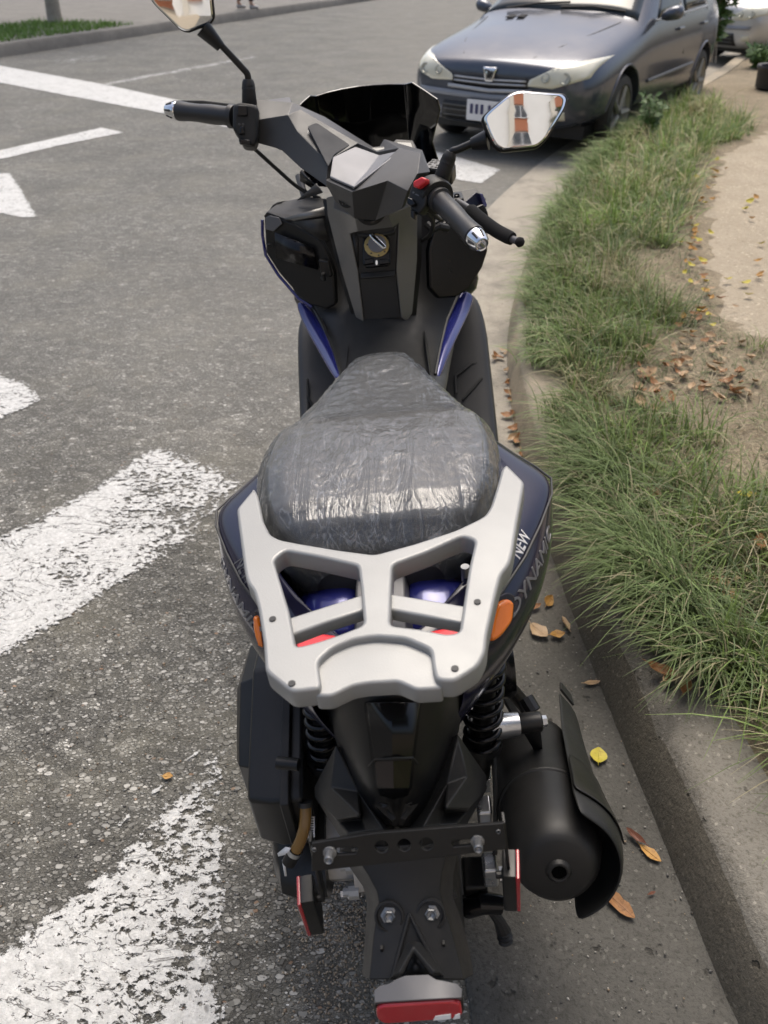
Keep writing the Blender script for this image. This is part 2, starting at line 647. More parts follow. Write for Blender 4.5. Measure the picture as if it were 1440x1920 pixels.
# road: one sheet out to the horizon
road = structure(mesh('road', [(-90, -90, 0), (90, -90, 0), (90, 130, 0), (-90, 130, 0)], [(0, 1, 2, 3)], M['asphalt'], smooth=0))

KZ = .14
kp = [U(x, y, z=KZ) for x, y in [(1440, 1755), (1320, 1515), (1197, 1264), (1098, 1045), (1012, 830), (976, 700), (964, 600), (974, 520), (1005, 440), (1060, 345), (1175, 240), (1330, 140)]]
kp = [(p.x, p.y) for p in kp]
dx, dy = kp[-1][0] - kp[-2][0], kp[-1][1] - kp[-2][1]
kp = [(.62, -9), (.60, -4), (.56, -1.4)] + kp + [(kp[-1][0] + dx * 2, kp[-1][1] + dy * 1.7), (kp[-1][0] + dx * 9, kp[-1][1] + dy * 6)]
K = np.array(crom(kp, 10))
_s = np.concatenate([[0], np.cumsum(np.linalg.norm(np.diff(K, axis=0), axis=1))])
_q = np.arange(0, _s[-1], .07)
K = np.stack([np.interp(_q, _s, K[:, 0]), np.interp(_q, _s, K[:, 1])], 1)
for _ in range(3):
    Kp = np.pad(K, ((6, 6), (0, 0)), mode='reflect', reflect_type='odd')
    K = np.stack([np.convolve(Kp[:, i], np.ones(13) / 13, 'valid') for i in (0, 1)], 1)
tn = np.gradient(K, axis=0)
tn /= np.linalg.norm(tn, axis=1)[:, None]
KN = np.stack([tn[:, 1], -tn[:, 0]], 1)              # towards the verge


def kerb_x(y):
    return float(np.interp(y, K[:, 1], K[:, 0]))


def strip(name, offs, mat, jit=0, smooth=180, parent=None, sub=None):
    rows = []
    for i in range(len(K)):
        row = []
        for (o, z) in offs:
            j = (random.uniform(-jit, jit), random.uniform(-jit, jit)) if jit else (0, 0)
            row.append((K[i, 0] + KN[i, 0] * (o + j[0]), K[i, 1] + KN[i, 1] * (o + j[0]), z + j[1]))
        rows.append(row)
    return mesh(name, [p for r in rows for p in r], grid_faces(len(rows), len(rows[0])), mat, parent, smooth=smooth)


structure(strip('gutter', [(-.43, .003), (-.422, .012), (-.25, .009), (-.10, .006), (-.02, .007)], M['gutter'], jit=0))
# kerb: battered face in a darker brown, chipped arris, worn top
fine = np.linspace(0, len(K) - 1, len(K) * 2)
KF = np.stack([np.interp(fine, np.arange(len(K)), K[:, 0]), np.interp(fine, np.arange(len(K)), K[:, 1])], 1)
KNF = np.stack([np.interp(fine, np.arange(len(K)), KN[:, 0]), np.interp(fine, np.arange(len(K)), KN[:, 1])], 1)
rows = []
for i in range(len(KF)):
    c1, c2, c3 = random.uniform(0, .003) + max(0, random.gauss(-.012, .010)), random.uniform(-.0015, .002), random.uniform(-.002, .002)
    rows.append([(KF[i, 0] + KNF[i, 0] * o, KF[i, 1] + KNF[i, 1] * o, z) for o, z in
                 [(-.035, -.02), (-.034 + c2, .012), (-.020 + c3, .07), (-.006 + c2, KZ - .018 - c1), (.004 + c1, KZ - .006), (.016 + c1, KZ + .001), (.07, KZ + .004 + c2), (.135 + c3, KZ + .002), (.15, KZ - .03)]])
v = [p for r in rows for p in r]
me = bpy.data.meshes.new('kerb')
me.from_pydata(v, [], grid_faces(len(rows), len(rows[0])))
me.materials.append(M['kerb'])
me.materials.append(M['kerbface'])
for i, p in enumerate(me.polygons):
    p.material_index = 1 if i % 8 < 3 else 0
finish(me, None, 50)
structure(ob('kerb', me))
offs = [(.13, .128), (.22, .145), (.35, .15), (.55, .148), (.8, .15), (1.1, .148), (1.6, .15), (2.6, .15), (5, .15), (12, .16), (40, .2)]
structure(strip('verge_soil', offs, M['soil'], jit=.004))

# the trodden sandy path beyond the grass
pe = [(1440, 640), (1392, 622), (1352, 592), (1328, 545), (1300, 480), (1318, 390), (1342, 300), (1400, 262), (1440, 238)]
pw = [U(x, y, z=.16) for x, y in pe]
pl_ = [(p.x, p.y) for p in pw]
left = crom(pl_, 6)
rows = []
for i, p in enumerate(left):
    t = i / (len(left) - 1)
    e = np.array([p[0] + 4.5 + 3 * t, p[1] - 1.0 + 3 * t])
    rows.append([(p[0] + (e[0] - p[0]) * s + (random.uniform(-.03, .03) if s == 0 else 0), p[1] + (e[1] - p[1]) * s, (.146 if s == 0 else .158)) for s in (0, .03, .2, .5, 1)])
structure(mesh('path', [q for r in rows for q in r], grid_faces(len(rows), 5), M['sand'], smooth=180))

# far side of the street: kerb, grass strip, pavement
fk = [U(x, y, z=0) for x, y in [(0, 108), (194, 73), (319, 48), (389, 44), (560, 22)]]
a, b = np.array([fk[0].x, fk[0].y]), np.array([fk[-1].x, fk[-1].y])
fd = (b - a) / np.linalg.norm(b - a)
fn_ = np.array([-fd[1], fd[0]])


def fpt(s, o, z):
    p = a + fd * s + fn_ * o
    return (p[0], p[1], z)


FS = [-30 + 1.5 * i for i in range(50)]
structure(mesh('far_kerb', [fpt(s, o, z + random.uniform(-.008, .008)) for s in FS for o, z in [(0, -.02), (.015, .12), (.04, .15), (.22, .155), (.24, .1)]], grid_faces(len(FS), 5), M['pave'], smooth=40))
structure(mesh('far_pavement', [fpt(s, o, z) for s in (-60, 90) for o, z in [(.2, .14), (40, .16)]], grid_faces(2, 4 // 2), M['pave'], smooth=0))

# ------------------------------------------------------------------ worn white road paint
n = N('worn_white_paint')
att = n.node('Attribute')
att.attribute_name = 'edge'
wear = n.noise(54, 6, .74, n.coord((1, 1.4, 1)), .25)
wear2 = n.noise(7, 5, .65)
keep = n.math('ADD', n.math('MULTIPLY', wear, .85), n.math('ADD', n.math('MULTIPLY', wear2, .40), n.math('MULTIPLY', att.outputs['Fac'], .34)))
mask = n.ramp(keep, [(.835, 0), (.865, 1)])
crack = n.ramp(n.math('ABSOLUTE', n.math('SUBTRACT', n.noise(3.4, 5, .6, n.coord((1, 2.2, 1)), 1.2), .5)), [(.002, 0), (.006, 1)])
col = n.mix(n.ramp(n.noise(90, 5, .7), [(.3, 0), (.75, 1)]), (.40, .40, .385), (.68, .68, .66))
n.set(col=col, rough=.6, alpha=n.math('MULTIPLY', mask, n.math('MAXIMUM', crack, .35)), normal=n.bump(n.noise(85, 4, .7), .8, .006))
M['paint'] = n.m


def marking(name, pts, edge, label, soft=.05, group=None):
    """white paint sheet; 'edge' = how well each corner is preserved (0 worn off .. 1 solid)"""
    w3 = [U(x, y, z=.004) for x, y in pts]
    bm = bmesh.new()
    vs = [bm.verts.new((p.x, p.y, .004)) for p in w3]
    bm.faces.new(vs)
    bmesh.ops.triangulate(bm, faces=bm.faces[:])
    for _ in range(5):
        bmesh.ops.subdivide_edges(bm, edges=[e for e in bm.edges if e.calc_length() > .06], cuts=1)
        bmesh.ops.triangulate(bm, faces=bm.faces[:])
        if len(bm.faces) > 9000:
            break
    me = bpy.data.meshes.new(name)
    bm.to_mesh(me)
    bm.free()
    P = np.array([(p.x, p.y) for p in w3])
    co = np.array([v.co[:2] for v in me.vertices])
    dmin = np.full(len(co), 9.)
    wsum = np.zeros(len(co))
    val = np.zeros(len(co))
    m = len(P)
    for i in range(m):
        p, q = P[i], P[(i + 1) % m]
        d = q - p
        t = np.clip(((co - p) @ d) / (d @ d), 0, 1)
        dmin = np.minimum(dmin, np.linalg.norm(co - (p + t[:, None] * d), axis=1))
        k = 1 / (np.linalg.norm(co - p, axis=1) ** 2 + .002)
        wsum += k
        val += k * edge[i]
    e = np.clip(dmin / soft, 0, 1) * (val / wsum)
    at = me.attributes.new('edge', 'FLOAT', 'POINT')
    at.data.foreach_set('value', e.astype(np.float32))
    finish(me, M['paint'], 0)
    o = ob(name, me)
    o['kind'] = 'structure'
    o['label'] = label
    return o


marking('crosswalk_bar', [(-330, 1190), (-60, 1020), (60, 968), (180, 900), (285, 826), (380, 852), (470, 886), (492, 905), (470, 935), (330, 1052), (200, 1130), (0, 1248), (-330, 1430)], [1, 1, 1, .9, .8, .8, .62, .4, .5, .6, .9, 1, 1], 'worn white crosswalk bar beside the scooter seat')
marking('crosswalk_bar', [(-500, 2060), (-10, 1768), (150, 1640), (260, 1530), (420, 1368), (448, 1384), (452, 1560), (452, 1720), (454, 1930), (470, 2150), (-300, 2400)], [1, 1, .85, .68, .60, .57, .60, .70, .82, .95, 1], 'flaking white crosswalk bar in the near left corner', soft=.045)
marking('bar_edge_line', [(398, 1374), (406, 1384), (334, 1454), (266, 1520), (214, 1562), (204, 1552), (254, 1508), (322, 1444)], [.95, .95, .8, .9, .8, .8, .9, .8], 'thin white edge line left of the flaking crosswalk bar', soft=.004)
marking('crosswalk_bar', [(-260, 760), (0, 692), (60, 712), (104, 745), (60, 768), (0, 792), (-260, 880)], [1, 1, .9, .8, .8, .9, 1], 'white crosswalk bar end at the left edge of the photo')
marking('stop_line', [(-160, 92), (0, 122), (200, 158), (330, 186), (480, 212), (640, 244), (760, 266), (855, 292), (945, 318), (905, 346), (855, 338), (760, 314), (640, 286), (480, 252), (320, 216), (200, 194), (0, 156), (-160, 128)], [1] * 18, 'broad white stop line crossing behind the scooter', soft=.03)
marking('lane_line', [(186, 158), (240, 146), (400, 118), (480, 104), (482, 107), (400, 124), (240, 153), (196, 163)], [.6] * 8, 'thin faded lane line beyond the stop line', soft=.02)
marking('edge_line', [(-120, 306), (0, 280), (110, 256), (190, 238), (238, 248), (120, 272), (0, 300), (-120, 330)], [1] * 8, 'white line stub beside the arrow', soft=.025)
marking('arrow_marking', [(-160, 350), (0, 323), (22, 322), (40, 345), (78, 410), (30, 408), (0, 402), (-160, 396)], [1] * 8, 'white arrow head painted at the left edge', soft=.03)
marking('faded_patch', [(90, 112), (150, 104), (210, 102), (205, 110), (150, 119), (95, 121)], [.45] * 6, 'faded pale paint patch near the far kerb', soft=.08)


# ================================================================== parked cars
def car(name, paint, origin, heading, scale, label):
    """small five-door hatchback; local frame: nose at y=0 looking to -y, x to its left, z up"""
    T = empty(name, origin, (0, 0, heading))
    T.scale = (scale, scale, scale)
    tag(T, label, 'car', 'cars parked along the kerb')
    # half sections: sill, lower side, mid side, belt, glass foot / bonnet edge, roof rail, roof mid, centre
    Sx = [
        (0.00, [(.00, .30), (.40, .30), (.50, .42), (.52, .52), (.50, .60), (.46, .64), (.30, .655), (0, .66)]),
        (0.06, [(.00, .22), (.56, .22), (.68, .40), (.70, .52), (.66, .62), (.60, .67), (.40, .69), (0, .70)]),
        (0.20, [(.00, .20), (.70, .20), (.79, .40), (.80, .54), (.76, .65), (.68, .71), (.42, .745), (0, .755)]),
        (0.45, [(.00, .20), (.77, .20), (.825, .40), (.825, .58), (.79, .70), (.71, .765), (.44, .81), (0, .825)]),
        (0.80, [(.00, .20), (.79, .20), (.83, .42), (.825, .62), (.79, .75), (.72, .82), (.46, .875), (0, .89)]),
        (1.10, [(.00, .20), (.79, .20), (.83, .42), (.82, .66), (.79, .80), (.73, .87), (.48, .93), (0, .95)]),
        (1.22, [(.00, .20), (.79, .20), (.83, .42), (.82, .68), (.79, .83), (.735, .90), (.50, .98), (0, 1.01)]),
        (1.60, [(.00, .20), (.79, .20), (.83, .42), (.82, .70), (.79, .86), (.655, 1.17), (.42, 1.235), (0, 1.26)]),
        (1.95, [(.00, .20), (.79, .20), (.83, .42), (.82, .71), (.79, .87), (.585, 1.345), (.36, 1.40), (0, 1.415)]),
        (2.50, [(.00, .20), (.79, .20), (.83, .42), (.82, .72), (.79, .89), (.58, 1.37), (.36, 1.425), (0, 1.44)]),
        (3.05, [(.00, .20), (.79, .20), (.83, .42), (.82, .73), (.78, .91), (.56, 1.34), (.34, 1.39), (0, 1.405)]),
        (3.45, [(.00, .22), (.76, .22), (.80, .44), (.79, .74), (.75, .93), (.55, 1.22), (.33, 1.26), (0, 1.28)]),
        (3.72, [(.00, .26), (.66, .26), (.74, .46), (.73, .74), (.69, .92), (.56, 1.0), (.33, 1.03), (0, 1.04)]),
        (3.82, [(.00, .32), (.50, .32), (.62, .46), (.62, .70), (.58, .82), (.48, .88), (.30, .90), (0, .905)])]
    rings = []
    for y, pts in Sx:
        half = [Vector((x, y, z)) for x, z in pts]
        rings.append(half + [Vector((-p.x, p.y, p.z)) for p in half[-2:0:-1]])
    body = loft('body', rings, paint, T, sub=2, smooth=180)
    cuts = []
    for y in (.80, 3.02):
        for s in (-1, 1):
            c = lathe('cut', (s * .60, y, .29), (s, 0, 0), [(0, .335), (.5, .335)], None, T, n=36)
            mm = body.modifiers.new('c', 'BOOLEAN')
            mm.object = c
            mm.operation = 'DIFFERENCE'
            mm.solver = 'EXACT'
            cuts.append(c)
    bpy.context.view_layer.update()
    dg = bpy.context.evaluated_depsgraph_get()
    ev = body.evaluated_get(dg)
    nm = bpy.data.meshes.new_from_object(ev)
    body.modifiers.clear()
    body.data = nm
    nm.materials.clear()
    nm.materials.append(paint)
    finish(nm, None, 40)
    for c in cuts:
        bpy.data.objects.remove(c)
    bm = bmesh.new()
    bm.from_mesh(nm)
    bvh = BVHTree.FromBMesh(bm)
    bm.free()

    def front(x, z, off=.006):                   # project along +y onto the nose, or down on to bonnet
        h = bvh.ray_cast(Vector((x, -2, z)), Vector((0, 1, 0)))
        return (h[0] + h[1] * off) if h[0] else Vector((x, .2, z))

    def top(x, y, off=.004):
        h = bvh.ray_cast(Vector((x, y, 3)), Vector((0, 0, -1)))
        return (h[0] + h[1] * off) if h[0] else Vector((x, y, 1))

    def flank(s, y, z, off=.004):
        h = bvh.ray_cast(Vector((s * 3, y, z)), Vector((-s, 0, 0)))
        return (h[0] + h[1] * off) if h[0] else Vector((s * .8, y, z))

    def patch(nm_, lo, hi, proj, mat, par=body, nx=10, ny=4, solid=.006):
        rows = []
        lo, hi = [np.array(q, float) for q in lo], [np.array(q, float) for q in hi]
        tl, th = np.linspace(0, 1, len(lo)), np.linspace(0, 1, len(hi))
        for j in range(ny + 1):
            row = []
            for i in range(nx + 1):
                t = i / nx
                a_ = np.array([np.interp(t, tl, [q[k] for q in lo]) for k in (0, 1)])
                b_ = np.array([np.interp(t, th, [q[k] for q in hi]) for k in (0, 1)])
                row.append(proj(*(a_ + (b_ - a_) * j / ny)))
            rows.append(row)
        return loft(nm_, rows, mat, par, closed=False, caps=False, solid=solid, smooth=60)

    dk, ch = M['carblack'], M['carchrome']
    # windscreen, side and rear glass
    patch('windscreen', [(-.70, 1.20), (0, 1.13), (.70, 1.20)], [(-.54, 1.90), (0, 1.86), (.54, 1.90)], top, M['carglass'], nx=16, ny=8, solid=.004)
    patch('rear_window', [(-.52, 3.62), (0, 3.66), (.52, 3.62)], [(-.48, 3.18), (0, 3.16), (.48, 3.18)], top, M['carglass'], nx=12, ny=5, solid=.004)
    for s in (-1, 1):
        for q in ([(1.50, .90), (2.18, .915)], [(1.95, 1.27), (2.22, 1.30)]), ([(2.26, .915), (3.02, .94)], [(2.29, 1.305), (2.86, 1.27)]):
            patch('side_window', q[0], q[1], lambda y, z, s=s: flank(s, y, z), M['carglass'], nx=10, ny=5, solid=.004)
        # swept headlamp with chrome bowl under a clear cover
        hl = patch('headlamp', [(s * .31, .535), (s * .52, .530), (s * .745, .60)], [(s * .34, .580), (s * .56, .685), (s * .77, .720)], front, M['lamp'], nx=12, ny=5, solid=.012)
        for cx_, r_ in ((.46, .034), (.60, .042)):
            lathe('lamp_bowl', front(s * cx_, .598, .007), (0, -1, .35), [(-.02, r_), (.004, r_), (.005, r_ * .8), (-.004, r_ * .55), (-.004, 0)], M['lampin'], hl, n=18)
        patch('fog_lamp', [(s * .52, .315), (s * .62, .315)], [(s * .52, .375), (s * .62, .375)], front, M['lamp'], nx=4, ny=3)
        # wheel
        for y in (.80, 3.02):
            cw = Vector((s * .72, y, .285))
            t_ = lathe('tyre', cw, (s, 0, 0), [(-.10, .20), (-.09, .265), (-.06, .285), (.05, .285), (.08, .270), (.09, .215)], M['rubber'], T, n=36, smooth=50, caps=False)
            rm = lathe('rim', cw, (s, 0, 0), [(.085, .212), (.075, .205), (.055, .19), (.050, .03), (.06, .028), (.062, 0)], M['carrim'], t_, n=36, smooth=40, caps=False)
            multi('rim_spoke', [tube_vf([cw + Vector((s * .062, math.cos(a_) * .03, math.sin(a_) * .03)), cw + Vector((s * .072, math.cos(a_) * .20, math.sin(a_) * .20))], [.026, .022], 6) for a_ in [k * 2 * math.pi / 5 for k in range(5)]], M['carrim'], rm)
        tube('arch_lip', [flank(s, yy + math.cos(a_) * .345, .29 + math.sin(a_) * .345, .0) for yy in (.80,) for a_ in np.linspace(.15, math.pi - .15, 16)], .010, paint, body, n=6)
        tube('arch_lip', [flank(s, 3.02 + math.cos(a_) * .345, .29 + math.sin(a_) * .345, .0) for a_ in np.linspace(.15, math.pi - .15, 16)], .010, paint, body, n=6)
        tube('door_seam', [flank(s, *q, .001) for q in [(1.38, .28), (1.36, .5), (1.42, .88)]], .004, dk, body, n=5)
        tube('door_seam', [flank(s, *q, .001) for q in [(2.24, .26), (2.24, .6), (2.24, .90)]], .004, dk, body, n=5)
        tube('door_seam', [flank(s, *q, .001) for q in [(2.62, .40), (2.85, .65), (3.0, .92)]], .004, dk, body, n=5)
        tube('side_moulding', [flank(s, *q, .004) for q in [(1.30, .47), (1.9, .48), (2.6, .49)]], .014, M['carrub'], body, n=8)
        tube('sill_trim', [flank(s, y_, .23, .002) for y_ in np.linspace(1.2, 2.6, 6)], .02, M['carrub'], body, n=8)
        tube('belt_trim', [flank(s, y_, .895 + (y_ - 1.45) * .02, .004) for y_ in np.linspace(1.46, 3.0, 9)], .008, M['carsil'], body, n=6)
        for y_ in (2.08, 2.84):
            tube('door_handle', [flank(s, y_ - .07, .80, .012), flank(s, y_ + .07, .80, .012)], .013, paint, body, n=8)
        # wing mirror
        mb = flank(s, 1.52, .90, .0)
        wm = loft('wing_mirror', [[mb + Vector((s * a_, y_ + b_ * k, z_ + c_ * k)) for b_, c_ in ((-.03, -.05), (.06, -.05), (.07, 0), (.06, .06), (-.03, .06), (-.07, .0))] for a_, k, y_, z_ in ((.02, .35, 0, .02), (.06, .9, -.01, .03), (.14, 1.1, 0, .05), (.20, .8, .02, .05))], paint, body, sub=1, smooth=180)
        tube('bonnet_crease', [top(s * a_, b_, -.001) for a_, b_ in ((.30, .12), (.42, .35), (.52, .70), (.60, 1.08))], .004, dk, body, n=5)
    # nose: grille, badge, bumper, plate, vents, wipers
    patch('grille', [(-.33, .515), (0, .500), (.33, .515)], [(-.32, .588), (0, .600), (.32, .588)], front, dk, nx=14, ny=3)
    for z_ in (.533, .560):
        patch('grille_slat', [(-.31, z_), (0, z_ - .008), (.31, z_)], [(-.31, z_ + .012), (0, z_ + .004), (.31, z_ + .012)], lambda x, zz: front(x, zz, .012), M['carsil'], nx=14, ny=1, solid=.010)
    patch('grille_bar', [(-.36, .490), (0, .474), (.36, .490)], [(-.36, .512), (0, .498), (.36, .512)], front, M['carsil'], nx=14, ny=1, solid=.014)
    bd = patch('badge', [(-.030, .545), (.030, .545)], [(-.060, .640), (.060, .640)], lambda x, z: front(x, z, .016), ch, nx=6, ny=6, solid=.010)
    c0 = front(0, .598, .028)
    for q in ([(-.02, .03), (.0, .015)], [(0, .015), (-.012, -.028)], [(0, .015), (.022, .0)], [(.005, .0), (.018, -.030)], [(-.02, .03), (-.03, .018)], [(.018, .005), (.030, .026)]):
        tube('badge_emblem', [c0 + Vector((a_, -.004, b_)) for a_, b_ in q], .006, dk, bd, n=6)
    patch('bumper_strip', [(-.62, .435), (0, .415), (.62, .435)], [(-.64, .475), (0, .46), (.64, .475)], lambda x, z: front(x, z, .012), M['carrub2'], nx=18, ny=2, solid=.016)
    patch('lower_intake', [(-.44, .26), (0, .25), (.44, .26)], [(-.40, .385), (0, .39), (.40, .385)], front, dk, nx=14, ny=4)
    for z in (.29, .33, .36):
        patch('intake_slat', [(-.40, z), (0, z - .006), (.40, z)], [(-.40, z + .008), (0, z + .002), (.40, z + .008)], lambda x, zz: front(x, zz, .014), M['carrub'], nx=10, ny=1)
    pc = front(0, .345, .035)
    npl = box('number_plate', pc, (.34, .012, .15), M['white'], body, bev=.004)
    for k in range(6):
        box('plate_character', pc + Vector((-.125 + k * .046 + (.02 if k > 2 else 0), -.007, .01)), (.026, .003, .07), M['platechar'], npl)
    for x in (-.32, -.22):
        for k in range(2):
            box('bonnet_vent', top(x + k * .0 + .0, .98, .003), (.07, .13, .006), dk, body, rot=Matrix.Rotation(.1, 3, 'X'), bev=.02)
    for x0, x1 in ((-.45, .10), (.05, .58)):
        tube('wiper', [top(x0, 1.14, .02), top((x0 + x1) / 2, 1.17, .03), top(x1, 1.21, .02)], .009, dk, body, n=6)
    # dash, seats, wheel behind the glass are hidden by reflection; underside and shadow gap
    box('underbody', (0, 1.95, .20), (1.40, 3.3, .10), dk, T)
    patch('tail_lamp', [(.50, .70), (.60, .70)], [(.52, .92), (.62, .90)], lambda x, z: (lambda h: h[0] + h[1] * .006 if h[0] else Vector((x, 3.7, z)))(bvh.ray_cast(Vector((x, 6, z)), Vector((0, -1, 0)))), M['red'], nx=3, ny=4)
    return T


def carpaint(name, c, rough=.28, dust=.4):
    n = N(name)
    geo = n.node('NewGeometry')
    sep = n.node('SeparateXYZ')
    n.link(geo.outputs['Normal'], sep.inputs[0])
    d = n.math('MULTIPLY', n.ramp(n.noise(2.2, 6, .7), [(.40, 0), (.62, 1)]), n.math('MULTIPLY', n.math('MAXIMUM', sep.outputs[2], 0.0), dust))
    n.set(col=n.mix(d, c, (.33, .29, .24)), rough=n.mix(d, rough, .7), metal=.4, coat=.35, crough=.06)
    return n.m


M['cargrey'] = carpaint('dark_grey_car_paint', (.075, .085, .108), .20, .14)
M['carwhite'] = carpaint('pale_silver_car_paint', (.55, .55, .54), .35)
M['carblack'] = simple('car_black_trim', (.008, .008, .008), .5)
M['carrub'] = simple('car_grey_trim', (.10, .10, .095), .5)
M['carrub2'] = simple('bumper_strip_grey', (.24, .26, .30), .4)
M['carsil'] = simple('car_silver_trim', (.42, .43, .45), .35, metal=.5)
M['carchrome'] = simple('car_chrome', (.72, .73, .74), .12, metal=1)
M['carrim'] = simple('steel_wheel_cover', (.28, .275, .25), .45, metal=.5, dust=.2)
M['platechar'] = simple('plate_blue_ink', (.05, .05, .12), .5)
n = N('car_window_glass')
n.set(col=(.020, .026, .028), rough=.06, coat=.15, crough=.02, spec=.35)
M['carglass'] = n.m
n = N('yellowed_headlamp')
n.set(col=n.mix(n.noise(9, 4), (.62, .60, .47), (.74, .72, .60)), rough=.22, coat=.8, crough=.06)
M['lamp'] = n.m
M['lampin'] = simple('lamp_reflector', (.40, .39, .32), .3, metal=.4)

fw, rw = U(1157, 266, z=0), U(1306, 202, z=0)
axis = Vector((rw.x - fw.x, rw.y - fw.y, 0)).normalized()
CS = .93
hd = math.atan2(-axis.x, axis.y)                       # local +y (rearwards) along axis
side_l = Vector((math.cos(hd), math.sin(hd), 0))       # local +x
nose_o = Vector((fw.x, fw.y, 0)) - side_l * (.78 * CS) - axis * (.80 * CS)
car('hatchback', M['cargrey'], (.678, 5.694, 0), -.584, CS, 'dusty dark grey hatchback parked ahead at the kerb, its nose towards the camera')
q = U(1318, 122, z=0)
car('pale_car', M['carwhite'], (q.x, q.y, 0), R(-66), 1.0, 'pale silver car parked behind the dark hatchback, cut off by the right edge')

# ================================================================== grass
def blades(name, P, L, W, col, seg=4, heading=None, stiff=None, label=None):
    """P: n x 3 roots"""
    n_ = len(P)
    h = rng.uniform(0, 2 * np.pi, n_) if heading is None else heading
    lean = rng.uniform(.15, 1.05, n_) if stiff is None else stiff
    dirh = np.stack([np.cos(h), np.sin(h), np.zeros(n_)], 1)
    sv = np.stack([-np.sin(h), np.cos(h), np.zeros(n_)], 1)
    tw = rng.uniform(-.6, .6, n_)
    V = np.zeros((n_, seg + 1, 2, 3))
    for i in range(seg + 1):
        t = i / seg
        hor = L * lean * (t * .35 + t * t * .55)
        up = L * (t - .62 * lean * t ** 2.2)
        c = P + dirh * hor[:, None] + np.array([0, 0, 1]) * up[:, None]
        wd = (W * (1 - t) ** .7 * .5 + .0002)[:, None]
        s_ = sv * np.cos(tw)[:, None] + np.array([0, 0, 1]) * np.sin(tw)[:, None]
        V[:, i, 0] = c - s_ * wd
        V[:, i, 1] = c + s_ * wd
    V = V.reshape(-1, 3)
    base = np.arange(n_)[:, None] * (seg + 1) * 2
    F = []
    for i in range(seg):
        F.append(base + np.array([[2 * i, 2 * i + 1, 2 * i + 3, 2 * i + 2]]))
    F = np.stack(F, 1).reshape(-1)
    me = bpy.data.meshes.new(name)
    me.vertices.add(len(V))
    me.vertices.foreach_set('co', V.astype(np.float32).ravel())
    nf = n_ * seg
    me.loops.add(nf * 4)
    me.loops.foreach_set('vertex_index', F.astype(np.int32))
    me.polygons.add(nf)
    me.polygons.foreach_set('loop_start', np.arange(0, nf * 4, 4, dtype=np.int32))
    me.update(calc_edges=True)
    ca = me.attributes.new('tint', 'FLOAT_COLOR', 'POINT')
    cc = np.repeat(np.concatenate([col, np.ones((n_, 1))], 1)[:, None, :], (seg + 1) * 2, 1)
    ca.data.foreach_set('color', cc.astype(np.float32).ravel())
    me.shade_smooth()
    me.materials.append(M['grass'])
    o = ob(name, me)
    o['kind'] = 'stuff'
    if label:
        o['label'] = label
    return o


n = N('grass_blade')
at = n.node('Attribute')
at.attribute_name = 'tint'
n.set(col=at.outputs['Color'], rough=.55, spec=.35)
tl = n.node('BsdfTranslucent')
n.link(at.outputs['Color'], tl.inputs[0])
mx = n.node('MixShader')
mx.inputs[0].default_value = .28
n.link(n.p.outputs[0], mx.inputs[1])
n.link(tl.outputs[0], mx.inputs[2])
n.link(mx.outputs[0], n.t.nodes['Material Output'].inputs[0])
M['grass'] = n.m


def vnoise(x, y, s):
    x, y = x * s, y * s
    return (np.sin(x * 1.7 + 1.3 * np.sin(y * 1.1)) + np.sin(y * 2.3 + 1.7 * np.sin(x * .9 + 2)) + np.sin((x + y) * 1.3 + 4)) / 3


pathL = np.array(left)


def beyond_path(x, y):
    px_ = np.interp(y, pathL[::-1][:, 1] if pathL[0, 1] > pathL[-1, 1] else pathL[:, 1], pathL[:, 0] if pathL[0, 1] < pathL[-1, 1] else pathL[::-1][:, 0])
    return (y > pathL[:, 1].min()) & (x > px_)


HC = U(1285, 705, z=.15)


